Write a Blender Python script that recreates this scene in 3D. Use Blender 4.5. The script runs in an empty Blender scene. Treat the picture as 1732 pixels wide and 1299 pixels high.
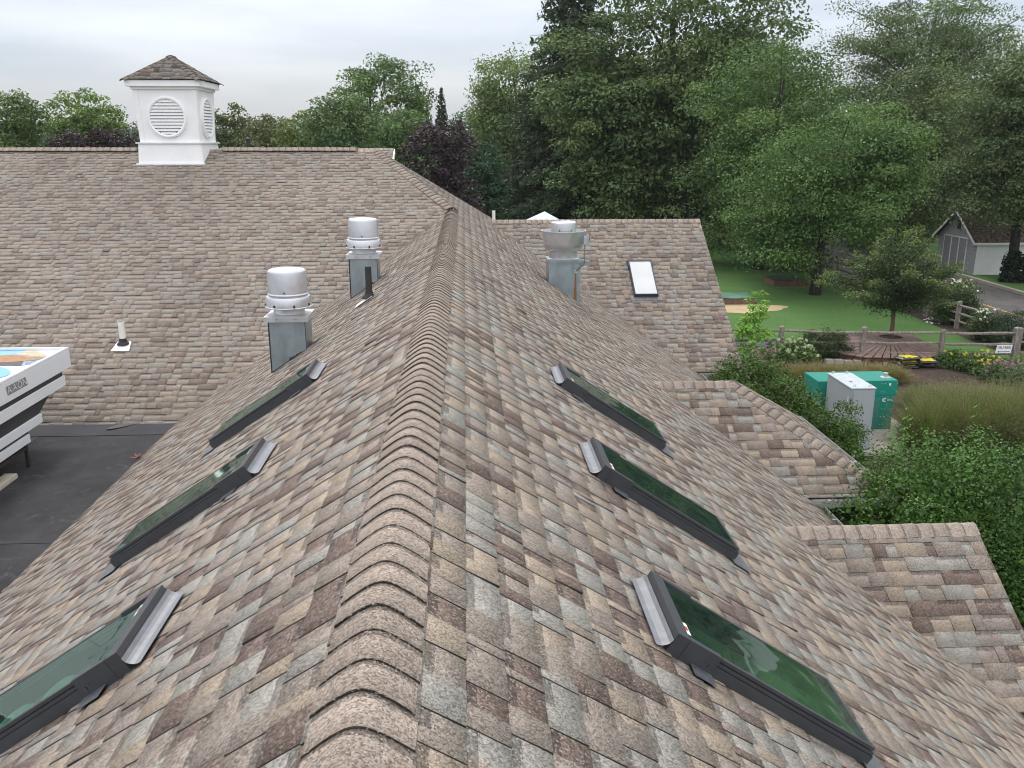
import bpy, bmesh, math, random
import numpy as np
from mathutils import Vector, Matrix

sc = bpy.context.scene
COL = sc.collection
random.seed(7)
PI = math.pi

# ------------------------------------------------------------------ camera
F_PX, PITCH, YAW = 1477.7, math.radians(15.42), math.radians(3.034)
CAM = np.array([0.257, 0.0, 1.233])
FW = np.array([math.sin(YAW) * math.cos(PITCH), math.cos(YAW) * math.cos(PITCH), -math.sin(PITCH)])
RT = np.array([math.cos(YAW), -math.sin(YAW), 0.0])
UP = np.cross(RT, FW)
cd = bpy.data.cameras.new('camera')
cam = bpy.data.objects.new('camera', cd)
COL.objects.link(cam)
cd.sensor_width = 36.0
cd.lens = 36.0 * F_PX / 1732.0
cd.clip_start = 0.05
cd.clip_end = 9000
M = Matrix(((RT[0], UP[0], -FW[0], CAM[0]), (RT[1], UP[1], -FW[1], CAM[1]), (RT[2], UP[2], -FW[2], CAM[2]), (0, 0, 0, 1)))
cam.matrix_world = M
sc.camera = cam

# ------------------------------------------------------------------ light
sc.view_settings.view_transform = 'Standard'
sc.view_settings.look = 'None'
sc.view_settings.gamma = 1.0
sc.view_settings.exposure = 0.31
sc.cycles.filter_width = 1.0
SUN_EL, SUN_AZ = math.radians(50), math.radians(-18)       # azimuth measured from +Y towards +X
w = bpy.data.worlds.new('World')
sc.world = w
w.use_nodes = True
nt = w.node_tree
nt.nodes.clear()
def nn(t, kind, **kw):
    n = t.nodes.new(kind)
    for k, v in kw.items():
        setattr(n, k, v)
    return n
wo = nn(nt, 'ShaderNodeOutputWorld')
sky = nn(nt, 'ShaderNodeTexSky', sky_type='NISHITA')
sky.sun_disc = False
sky.sun_elevation = SUN_EL
sky.sun_rotation = SUN_AZ
b1 = nn(nt, 'ShaderNodeBackground')
b1.inputs['Strength'].default_value = 0.05
nt.links.new(sky.outputs[0], b1.inputs['Color'])
tc = nn(nt, 'ShaderNodeTexCoord')
sep = nn(nt, 'ShaderNodeSeparateXYZ')
nt.links.new(tc.outputs['Generated'], sep.inputs[0])
mp = nn(nt, 'ShaderNodeMapping')
mp.inputs['Scale'].default_value = (1.6, 1.6, 9.0)
nt.links.new(tc.outputs['Generated'], mp.inputs[0])
cl = nn(nt, 'ShaderNodeTexNoise')
cl.inputs['Scale'].default_value = 2.3
cl.inputs['Detail'].default_value = 5.0
cl.inputs['Roughness'].default_value = 0.5
nt.links.new(mp.outputs[0], cl.inputs['Vector'])
ma = nn(nt, 'ShaderNodeMath', operation='MULTIPLY_ADD')
ma.inputs[1].default_value = 0.17
ma.inputs[2].default_value = -0.085
nt.links.new(cl.outputs['Fac'], ma.inputs[0])
ad = nn(nt, 'ShaderNodeMath', operation='ADD')
nt.links.new(sep.outputs['Z'], ad.inputs[0])
nt.links.new(ma.outputs[0], ad.inputs[1])
rmp = nn(nt, 'ShaderNodeValToRGB')
el = rmp.color_ramp.elements
el[0].position = 0.0
el[0].color = (0.09, 0.11, 0.20, 1)
el[1].position = 1.0
el[1].color = (1.22, 1.19, 1.17, 1)
for p_, c_ in ((0.045, (0.15, 0.175, 0.27, 1)), (0.085, (0.32, 0.325, 0.39, 1)), (0.15, (0.55, 0.54, 0.57, 1)), (0.35, (1.0, 0.98, 0.98, 1))):
    e_ = el.new(p_)
    e_.color = c_
nt.links.new(ad.outputs[0], rmp.inputs[0])
b2 = nn(nt, 'ShaderNodeBackground')
yb_ = nn(nt, 'ShaderNodeMapRange')                    # sky brightened behind the camera as added fill for faces turned to it
nt.links.new(sep.outputs['Y'], yb_.inputs[0])
for i_, v_ in enumerate((0.1, -0.9, 0.90, 1.32)): yb_.inputs[1 + i_].default_value = v_
nt.links.new(yb_.outputs[0], b2.inputs['Strength'])
nt.links.new(rmp.outputs[0], b2.inputs['Color'])
ash = nn(nt, 'ShaderNodeAddShader')
nt.links.new(b1.outputs[0], ash.inputs[0])
nt.links.new(b2.outputs[0], ash.inputs[1])
nt.links.new(ash.outputs[0], wo.inputs['Surface'])

sl = bpy.data.lights.new('sun', 'SUN')
sl.energy = 1.25
sl.angle = math.radians(11)
sl.color = (1.0, 0.96, 0.9)
sun = bpy.data.objects.new('sun', sl)
COL.objects.link(sun)
sd = Vector((math.sin(SUN_AZ) * math.cos(SUN_EL), math.cos(SUN_AZ) * math.cos(SUN_EL), math.sin(SUN_EL)))
sun.rotation_euler = sd.to_track_quat('Z', 'Y').to_euler()

# ------------------------------------------------------------------ helpers
def ray(u, v):
    return FW + RT * (u - 866) / F_PX + UP * (649.5 - v) / F_PX
def at_y(u, v, Y):
    d = ray(u, v)
    return CAM + d * (Y - CAM[1]) / d[1]
def at_z(u, v, z):
    d = ray(u, v)
    return CAM + d * (z - CAM[2]) / d[2]
def px_m(P):
    return F_PX / float((np.array(P) - CAM) @ FW)

def tag(o, label=None, cat=None, group=None, kind=None):
    if label: o['label'] = label
    if cat: o['category'] = cat
    if group: o['group'] = group
    if kind: o['kind'] = kind
    return o
def empty(name, loc, label=None, cat=None, group=None, rz=0.0, parent=None):
    o = bpy.data.objects.new(name, None)
    COL.objects.link(o)
    o.location = loc
    o.rotation_euler = (0, 0, rz)
    o.empty_display_size = 0.2
    if parent: o.parent = parent
    return tag(o, label, cat, group)

def mk(name, V, F, mats, parent=None, tone=None, mi=None, smooth=False):
    """one mesh object from numpy / list verts and faces; vertices are in the parent's space"""
    me = bpy.data.meshes.new(name)
    if isinstance(F, np.ndarray):
        n, k = F.shape
        V = np.asarray(V, dtype=np.float32)
        me.vertices.add(len(V))
        me.vertices.foreach_set('co', V.ravel())
        me.loops.add(n * k)
        me.loops.foreach_set('vertex_index', F.astype(np.int32).ravel())
        me.polygons.add(n)
        me.polygons.foreach_set('loop_start', np.arange(0, n * k, k, dtype=np.int32))
        me.update(calc_edges=True)
    else:
        me.from_pydata([tuple(map(float, p)) for p in V], [], F)
    if not isinstance(mats, (list, tuple)):
        mats = [mats]
    for m in mats:
        me.materials.append(m)
    npoly = len(me.polygons)
    if mi is not None:
        me.polygons.foreach_set('material_index', np.asarray(mi, dtype=np.int32))
    if tone is not None:
        a = me.attributes.new('tone', 'FLOAT_COLOR', 'FACE')
        t = np.ones((npoly, 4), dtype=np.float32)
        t[:, :3] = tone
        a.data.foreach_set('color', t.ravel())
    if smooth:
        me.polygons.foreach_set('use_smooth', np.ones(npoly, dtype=bool))
    me.validate()
    me.update()
    o = bpy.data.objects.new(name, me)
    COL.objects.link(o)
    if parent: o.parent = parent
    return o

class MB:
    """collects simple shapes into one mesh"""
    def __init__(s):
        s.V, s.F, s.mi, s.sm = [], [], [], []
    def poly(s, pts, m=0):
        b = len(s.V)
        s.V += [tuple(map(float, p)) for p in pts]
        s.F.append(tuple(range(b, b + len(pts))))
        s.mi.append(m)
    def hexa(s, p, m=0):
        b = len(s.V)
        s.V += [tuple(map(float, q)) for q in p]
        for f in ((0, 3, 2, 1), (4, 5, 6, 7), (0, 1, 5, 4), (1, 2, 6, 5), (2, 3, 7, 6), (3, 0, 4, 7)):
            s.F.append(tuple(b + i for i in f)); s.mi.append(m)
    def box(s, x0, x1, y0, y1, z0, z1, m=0, fr=None):
        p = [(x0, y0, z0), (x1, y0, z0), (x1, y1, z0), (x0, y1, z0), (x0, y0, z1), (x1, y0, z1), (x1, y1, z1), (x0, y1, z1)]
        if fr is not None:
            p = [fr(*q) for q in p]
        s.hexa(p, m)
    def beam(s, a, b, wd, ht, m=0, up=(0, 0, 1)):
        a, b = Vector(a), Vector(b)
        d = (b - a).normalized()
        sx = d.cross(Vector(up)).normalized() * wd / 2
        sz = sx.cross(d).normalized() * ht / 2
        s.hexa([a - sx - sz, a + sx - sz, b + sx - sz, b - sx - sz, a - sx + sz, a + sx + sz, b + sx + sz, b - sx + sz], m)
    def tube(s, pts, rad, n=8, m=0, caps=True):
        pts = [Vector(p) for p in pts]
        b = len(s.V)
        prev = None
        for i, p in enumerate(pts):
            d = (pts[min(i + 1, len(pts) - 1)] - pts[max(i - 1, 0)])
            if d.length < 1e-9: d = Vector((0, 0, 1))
            d.normalize()
            if prev is None:
                a = d.orthogonal().normalized()
            else:
                a = (prev - d * prev.dot(d))
                a = a.normalized() if a.length > 1e-6 else d.orthogonal().normalized()
            prev = a
            c = d.cross(a)
            r = rad[i] if hasattr(rad, '__len__') else rad
            for k in range(n):
                t = 2 * PI * k / n
                s.V.append(tuple(p + a * r * math.cos(t) + c * r * math.sin(t)))
        for i in range(len(pts) - 1):
            for k in range(n):
                s.F.append((b + i * n + k, b + i * n + (k + 1) % n, b + (i + 1) * n + (k + 1) % n, b + (i + 1) * n + k)); s.mi.append(m)
        if caps:
            s.F.append(tuple(b + k for k in range(n))[::-1]); s.mi.append(m)
            s.F.append(tuple(b + (len(pts) - 1) * n + k for k in range(n))); s.mi.append(m)
    def lathe(s, prof, n=32, c=(0, 0, 0), m=0):
        b = len(s.V)
        for r, z in prof:
            for k in range(n):
                t = 2 * PI * k / n
                s.V.append((c[0] + r * math.cos(t), c[1] + r * math.sin(t), c[2] + z))
        for i in range(len(prof) - 1):
            for k in range(n):
                s.F.append((b + i * n + k, b + i * n + (k + 1) % n, b + (i + 1) * n + (k + 1) % n, b + (i + 1) * n + k)); s.mi.append(m)
        s.F.append(tuple(b + k for k in range(n))[::-1]); s.mi.append(m)
        s.F.append(tuple(b + (len(prof) - 1) * n + k for k in range(n))); s.mi.append(m)
    def build(s, name, mats, parent=None, bevel=0.0, smooth=False, autosmooth=False, fr=None):
        V = s.V if fr is None else [fr(*p) for p in s.V]
        o = mk(name, V, s.F, mats, parent, mi=s.mi, smooth=smooth)
        if bevel > 0:
            bm = bmesh.new(); bm.from_mesh(o.data)
            bmesh.ops.recalc_face_normals(bm, faces=bm.faces[:])
            eds = [e for e in bm.edges if len(e.link_faces) == 2 and e.calc_face_angle(0) > 0.6]
            bmesh.ops.bevel(bm, geom=eds, offset=bevel, segments=2, affect='EDGES', clamp_overlap=True)
            bm.to_mesh(o.data); bm.free()
        if autosmooth:
            me = o.data
            bm = bmesh.new(); bm.from_mesh(me)
            for f in bm.faces: f.smooth = True
            for e in bm.edges:
                if len(e.link_faces) == 2 and e.calc_face_angle(0) > 0.55: e.smooth = False
            bm.to_mesh(me); bm.free()
        return o

def text_mesh(name, s, size, mat, parent, fr, extrude=0.0):
    cu = bpy.data.curves.new(name, 'FONT')
    cu.body = s
    cu.size = size
    cu.align_x = 'CENTER'
    cu.align_y = 'CENTER'
    o = bpy.data.objects.new(name, cu)
    COL.objects.link(o)
    dg = bpy.context.evaluated_depsgraph_get()
    dg.update()
    me = bpy.data.meshes.new_from_object(o.evaluated_get(dg))
    bpy.data.objects.remove(o)
    for v in me.vertices:
        v.co = Vector(fr(*v.co))
    me.materials.clear()
    me.materials.append(mat)
    r = bpy.data.objects.new(name, me)
    COL.objects.link(r)
    r.parent = parent
    return r

def copy_thing(o, parent=None):
    c = o.copy(); COL.objects.link(c)
    if parent: c.parent = parent
    for ch in [q for q in bpy.data.objects if q.parent == o]:
        copy_thing(ch, c)
    return c

# ------------------------------------------------------------------ materials
def newmat(name):
    m = bpy.data.materials.new(name)
    m.use_nodes = True
    t = m.node_tree
    b = t.nodes['Principled BSDF']
    return m, t, b
def lk(t, a, b): t.links.new(a, b)
def mixc(t, a, b, fac, mode='MIX'):
    n = nn(t, 'ShaderNodeMix', data_type='RGBA', blend_type=mode)
    for i, x in ((6, a), (7, b), (0, fac)):
        if hasattr(x, 'links') or hasattr(x, 'is_linked'):
            t.links.new(x, n.inputs[i])
        else:
            n.inputs[i].default_value = (*x, 1) if isinstance(x, tuple) and len(x) == 3 else x
    return n.outputs[2]
def noise(t, scale, detail=3, rough=0.55, vec=None, dist=0.0):
    n = nn(t, 'ShaderNodeTexNoise')
    n.inputs['Scale'].default_value = scale
    n.inputs['Detail'].default_value = detail
    n.inputs['Roughness'].default_value = rough
    n.inputs['Distortion'].default_value = dist
    if vec is None:
        vec = nn(t, 'ShaderNodeTexCoord').outputs['Object']
    lk(t, vec, n.inputs['Vector'])
    return n.outputs['Fac']
def rng_(t, x, a, b, c, d):
    n = nn(t, 'ShaderNodeMapRange')
    lk(t, x, n.inputs[0])
    for i, v in enumerate((a, b, c, d)): n.inputs[1 + i].default_value = v
    return n.outputs[0]
def bump(t, b, h, strength, dist):
    n = nn(t, 'ShaderNodeBump')
    n.inputs['Strength'].default_value = strength
    n.inputs['Distance'].default_value = dist
    lk(t, h, n.inputs['Height'])
    lk(t, n.outputs[0], b.inputs['Normal'])

def mat_plain(name, col, rough=0.6, metal=0.0, var=0.12, scale=6.0, spec=0.5, bmp=0.0, bscale=80):
    m, t, b = newmat(name)
    f = noise(t, scale, 4)
    d = tuple(c * (1 - var) for c in col); l = tuple(min(1, c * (1 + var)) for c in col)
    lk(t, mixc(t, d, l, rng_(t, f, .3, .7, 0, 1)), b.inputs['Base Color'])
    b.inputs['Roughness'].default_value = rough
    b.inputs['Metallic'].default_value = metal
    b.inputs['Specular IOR Level'].default_value = spec
    if bmp > 0: bump(t, b, noise(t, bscale, 3), bmp, 0.01)
    return m

def mat_shingle():
    m, t, b = newmat('asphalt_shingle')
    at = nn(t, 'ShaderNodeAttribute', attribute_name='tone')
    ob = nn(t, 'ShaderNodeTexCoord').outputs['Object']
    vo = nn(t, 'ShaderNodeTexVoronoi')
    vo.inputs['Scale'].default_value = 190
    lk(t, ob, vo.inputs['Vector'])
    sp = nn(t, 'ShaderNodeSeparateColor')
    lk(t, vo.outputs['Color'], sp.inputs[0])
    g = rng_(t, sp.outputs[0], 0, 1, 0.47, 1.42)
    wh = rng_(t, sp.outputs[1], 0.80, 1.0, 0, 0.65)
    big = rng_(t, noise(t, 0.55, 6, .65, ob, .5), .3, .7, .86, 1.13)
    mid = rng_(t, noise(t, 9, 5, .7, ob), .3, .7, .93, 1.07)
    mul = nn(t, 'ShaderNodeMath', operation='MULTIPLY'); lk(t, g, mul.inputs[0]); lk(t, big, mul.inputs[1])
    mul2 = nn(t, 'ShaderNodeMath', operation='MULTIPLY'); lk(t, mul.outputs[0], mul2.inputs[0]); lk(t, mid, mul2.inputs[1])
    cmb = nn(t, 'ShaderNodeCombineColor')
    for i in range(3): lk(t, mul2.outputs[0], cmb.inputs[i])
    c1 = mixc(t, at.outputs['Color'], cmb.outputs[0], 1.0, 'MULTIPLY')
    c2 = mixc(t, c1, (0.52, 0.48, 0.42), wh)
    lk(t, c2, b.inputs['Base Color'])
    b.inputs['Roughness'].default_value = 0.92
    b.inputs['Specular IOR Level'].default_value = 0.25
    bump(t, b, sp.outputs[0], 0.35, 0.002)
    return m
def mat_leaf(name='foliage', trans=0.25, gloss=0.3, rough=0.5):
    m, t, b = newmat(name)
    at = nn(t, 'ShaderNodeAttribute', attribute_name='tone')
    lk(t, at.outputs['Color'], b.inputs['Base Color'])
    b.inputs['Roughness'].default_value = rough
    b.inputs['Specular IOR Level'].default_value = gloss
    tr = nn(t, 'ShaderNodeBsdfTranslucent')
    lk(t, mixc(t, at.outputs['Color'], (1.0, 1.15, 0.5), 1.0, 'MULTIPLY'), tr.inputs['Color'])
    mx = nn(t, 'ShaderNodeMixShader')
    mx.inputs[0].default_value = trans
    lk(t, b.outputs[0], mx.inputs[1]); lk(t, tr.outputs[0], mx.inputs[2])
    lk(t, mx.outputs[0], t.nodes['Material Output'].inputs['Surface'])
    return m
def mat_bark(name, col):
    m, t, b = newmat(name)
    mpn = nn(t, 'ShaderNodeMapping'); mpn.inputs['Scale'].default_value = (6, 6, 1.2)
    lk(t, nn(t, 'ShaderNodeTexCoord').outputs['Object'], mpn.inputs[0])
    f = noise(t, 3, 5, .65, mpn.outputs[0])
    lk(t, mixc(t, tuple(c * .5 for c in col), tuple(c * 1.4 for c in col), rng_(t, f, .3, .7, 0, 1)), b.inputs['Base Color'])
    b.inputs['Roughness'].default_value = 0.95
    bump(t, b, f, 0.8, 0.03)
    return m
def mat_metal(name, col, rough=0.35, metal=.85, amt=.12):
    m, t, b = newmat(name)
    mpn = nn(t, 'ShaderNodeMapping'); mpn.inputs['Scale'].default_value = (3, 3, 2)
    lk(t, nn(t, 'ShaderNodeTexCoord').outputs['Object'], mpn.inputs[0])
    f = noise(t, 2.2, 6, .65, mpn.outputs[0], .6)
    lk(t, mixc(t, tuple(c * (1 - amt) for c in col), tuple(min(1, c * (1 + amt)) for c in col), rng_(t, f, .3, .7, 0, 1)), b.inputs['Base Color'])
    b.inputs['Metallic'].default_value = metal
    lk(t, rng_(t, f, .3, .7, rough - .06, rough + .10), b.inputs['Roughness'])
    return m
def mat_glass():
    m, t, b = newmat('tinted_skylight_glass')
    t.nodes.remove(b)
    tr = nn(t, 'ShaderNodeBsdfTransparent'); tr.inputs['Color'].default_value = (0.52, 0.84, 0.69, 1)
    gl = nn(t, 'ShaderNodeBsdfGlossy'); gl.inputs['Color'].default_value = (0.78, 0.95, 0.86, 1); gl.inputs['Roughness'].default_value = 0.015
    fr = nn(t, 'ShaderNodeFresnel'); fr.inputs['IOR'].default_value = 2.1
    bp = nn(t, 'ShaderNodeBump'); bp.inputs['Strength'].default_value = 0.12; bp.inputs['Distance'].default_value = 0.01
    lk(t, noise(t, 5, 1), bp.inputs['Height'])
    lk(t, bp.outputs[0], gl.inputs['Normal'])
    mx = nn(t, 'ShaderNodeMixShader')
    lk(t, fr.outputs[0], mx.inputs[0]); lk(t, tr.outputs[0], mx.inputs[1]); lk(t, gl.outputs[0], mx.inputs[2])
    df = nn(t, 'ShaderNodeBsdfDiffuse')                # teal painted into the pane in place of reflected light, to lighten it
    df.inputs['Color'].default_value = (0.16, 0.30, 0.235, 1)
    m2 = nn(t, 'ShaderNodeMixShader')
    lk(t, rng_(t, noise(t, 9, 5, .65), .3, .7, .03, .11), m2.inputs[0])
    lk(t, mx.outputs[0], m2.inputs[1]); lk(t, df.outputs[0], m2.inputs[2])
    lk(t, m2.outputs[0], t.nodes['Material Output'].inputs['Surface'])
    return m
def mat_ground(name, c1, c2, s1, c3=None, s3=40, rough=0.95, bmp=0.4, bscale=60, bd=0.02):
    m, t, b = newmat(name)
    f = noise(t, s1, 5, .6)
    c = mixc(t, c1, c2, rng_(t, f, .3, .7, 0, 1))
    if c3:
        c = mixc(t, c, c3, rng_(t, noise(t, s3, 4, .7), .45, .75, 0, .8))
    lk(t, c, b.inputs['Base Color'])
    b.inputs['Roughness'].default_value = rough
    b.inputs['Specular IOR Level'].default_value = 0.2
    bump(t, b, noise(t, bscale, 3), bmp, bd)
    return m
def mat_membrane():
    m, t, b = newmat('roof_membrane')
    ob = nn(t, 'ShaderNodeTexCoord').outputs['Object']
    f = noise(t, 1.1, 6, .62, ob, .6)
    c = mixc(t, (0.026, 0.026, 0.029), (0.054, 0.054, 0.058), rng_(t, f, .3, .7, 0, 1))
    f2 = noise(t, 3.7, 5, .7, ob, 1.0)
    c = mixc(t, c, (0.13, 0.125, 0.118), rng_(t, f2, .58, .78, 0, .7))
    f3 = noise(t, 26, 3, .7, ob)
    c = mixc(t, c, (0.27, 0.26, 0.25), rng_(t, f3, .70, .85, 0, .5))
    lk(t, c, b.inputs['Base Color'])
    lk(t, rng_(t, f2, .3, .7, .70, .9), b.inputs['Roughness'])
    b.inputs['Specular IOR Level'].default_value = 0.15
    bump(t, b, f, .15, .02)
    return m

SH = mat_shingle()
EDGE = mat_plain('shingle_cut_edge', (0.032, 0.028, 0.025), 0.95)
UNDER = mat_plain('roof_underlay', (0.03, 0.027, 0.025), 0.95)
WHITE = mat_plain('white_painted_trim', (0.90, 0.90, 0.90), 0.45, var=.03, scale=5)
WHITEG = mat_plain('weathered_white_trim', (0.78, 0.78, 0.78), 0.5, var=.10, scale=30)
SIDING = mat_plain('white_siding', (0.66, 0.66, 0.64), 0.6, var=.06)
CHAR = mat_plain('charcoal_aluminium', (0.050, 0.053, 0.060), 0.38, 0.0, var=.10, scale=15, spec=.5)
CHARL = mat_plain('grey_flashing', (0.20, 0.21, 0.23), 0.42, .6, var=.30, scale=28)
FLASH = mat_plain('bright_flashing', (0.22, 0.23, 0.25), 0.5, .3, var=.16, scale=14)
GLASS = mat_glass()
SHAFT = mat_plain('skylight_shaft_board', (0.62, 0.68, 0.62), 0.7)
GALV = mat_metal('galvanised_steel', (0.36, 0.42, 0.45), .38)
ALU = mat_metal('spun_aluminium', (0.62, 0.63, 0.65), .38, .78, .08)
BLACK = mat_plain('black_rubber', (0.018, 0.018, 0.019), 0.6)
TAR = mat_plain('tar_sealant', (0.012, 0.012, 0.012), 0.5)
RUST = mat_plain('rust_streak', (0.26, 0.10, 0.035), 0.85, var=.4, scale=40)
IRON = mat_plain('black_cast_iron', (0.030, 0.028, 0.027), 0.6, var=.35, scale=25)
PVC = mat_plain('white_plastic_pipe', (0.82, 0.79, 0.74), 0.5, var=.10, scale=30)
UNITW = mat_plain('white_unit_paint', (0.74, 0.77, 0.80), 0.38, var=.03, scale=3)
MEMB = mat_membrane()
MEMB2 = mat_ground('membrane_flashing', (0.028, 0.028, 0.035), (0.046, 0.046, 0.054), 1.6, None, rough=.7, bmp=.1)
GUTW = mat_plain('aged_gutter_white', (0.40, 0.40, 0.39), .55, var=.2, scale=12)
GUTIN = mat_plain('dirty_gutter_floor', (0.10, 0.085, 0.07), .8, var=.4, scale=20)
LEAF = mat_leaf()
HOLLY = mat_leaf('glossy_holly_leaf', .15, .22, .42)
BLADE = mat_leaf('grass_blade', .3, .15, .6)
BARK = mat_bark('grey_bark', (0.085, 0.070, 0.056))
BARKD = mat_bark('dark_bark', (0.045, 0.038, 0.032))
BARKR = mat_bark('smooth_brown_bark', (0.16, 0.105, 0.075))
GROUND = mat_ground('far_grass', (0.045, 0.085, 0.028), (0.075, 0.12, 0.04), .08, (0.06, 0.07, 0.03), 1.5)
LAWN = mat_ground('mown_lawn', (0.060, 0.138, 0.036), (0.092, 0.190, 0.052), .45, (0.13, 0.19, 0.07), 7, bscale=45)
MULCH = mat_ground('bark_mulch', (0.040, 0.028, 0.022), (0.085, 0.062, 0.050), 3, (0.12, 0.09, 0.075), 25, bmp=.9, bscale=30, bd=.05)
SAND = mat_ground('sand', (0.44, 0.34, 0.20), (0.55, 0.44, 0.28), 2)
ASPH = mat_ground('worn_asphalt', (0.115, 0.108, 0.105), (0.155, 0.145, 0.140), .5, (0.06, 0.055, 0.055), 3.0, bscale=60)
CONC = mat_ground('concrete', (0.40, 0.37, 0.32), (0.50, 0.47, 0.41), 1.5, (.3, .27, .23), 14, bmp=.2)
YEL = mat_plain('yellow_road_paint', (0.50, 0.36, 0.07), 0.7, var=.3, scale=6)
WOODG = mat_bark('weathered_cedar', (0.26, 0.23, 0.20))
DECKM = mat_plain('brown_deck_board', (0.20, 0.135, 0.115), 0.7, var=.25, scale=4)
DECKS = mat_plain('red_brown_deck_skirt', (0.085, 0.038, 0.026), 0.7, var=.25, scale=6)

GZ = -5.90                       # ground level

# ------------------------------------------------------------------ ground and setting
def sheet(name, pts, z, mat, kind='structure'):
    o = mk(name, [(x, y, z) for x, y in pts], [tuple(range(len(pts)))], mat)
    tag(o, kind=kind)
    return o
sheet('ground', [(-4000, -300), (4000, -300), (4000, 5200), (-4000, 5200)], GZ, GROUND)
sheet('lawn', [(4.5, 28.4), (19.6, 28.2), (19.8, 33), (19.8, 47), (19.3, 55), (18.3, 64), (4.5, 64)], GZ + .012, LAWN)
sheet('mulch_bed', [(4.3, 3), (13.5, 3), (12.4, 14), (13.0, 18.6), (21, 18.6), (22, 28.2), (4.3, 28.6)], GZ + .008, MULCH)
sheet('fence_strip', [(19.0, 28), (21.0, 28), (21.1, 47), (20.4, 55), (19.3, 64), (18.1, 64), (19.1, 55), (19.6, 47)], GZ + .016, MULCH)
sheet('lawn_strip', [(13.4, 4), (40, 4), (40, 18.4), (13.0, 18.6), (12.4, 14)], GZ + .012, LAWN)
sheet('road', [(21.0, 10), (26.9, 10), (27.2, 40), (27.6, 48), (29.5, 62), (31, 95), (25, 95), (22.5, 62), (21.1, 47)], GZ + .006, ASPH)
sheet('yellow_line', [(23.40, 12), (23.52, 12), (23.98, 39.5), (24.3, 47), (24.18, 47), (23.86, 39.5)], GZ + .011, YEL)
mb = MB()
kp = [(26.9, 10), (27.2, 40), (27.6, 48), (29.5, 62)]
for (a, b) in zip(kp[:-1], kp[1:]):
    mb.beam((a[0] + .12, a[1], GZ + .07), (b[0] + .12, b[1], GZ + .07), .22, .16)
tag(mb.build('kerb', CONC), kind='structure')
sheet('verge', [(27.15, 10), (60, 10), (60, 62), (29.6, 62), (27.7, 48), (27.3, 40)], GZ + .10, LAWN)
sp = at_z(1262, 522, GZ)
pts = []
for k in range(26):
    t = 2 * PI * k / 26
    r = 1 + .12 * math.sin(3 * t + 1) + .08 * math.sin(7 * t)
    pts.append((sp[0] - .2 + 1.95 * r * math.cos(t), sp[1] + .1 + 1.15 * r * math.sin(t)))
sheet('sand_patch', pts, GZ + .018, SAND)
pts = []
s2 = at_z(1345, 480, GZ)
for k in range(22):
    t = 2 * PI * k / 22
    r = 1 + .1 * math.sin(3 * t)
    pts.append((s2[0] + 1.45 * r * math.cos(t), s2[1] - .1 + 1.2 * r * math.sin(t)))
sheet('sand_patch', pts, GZ + .018, mat_ground('dull_sand', (0.16, 0.13, 0.07), (0.22, 0.18, 0.10), 2))

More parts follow.
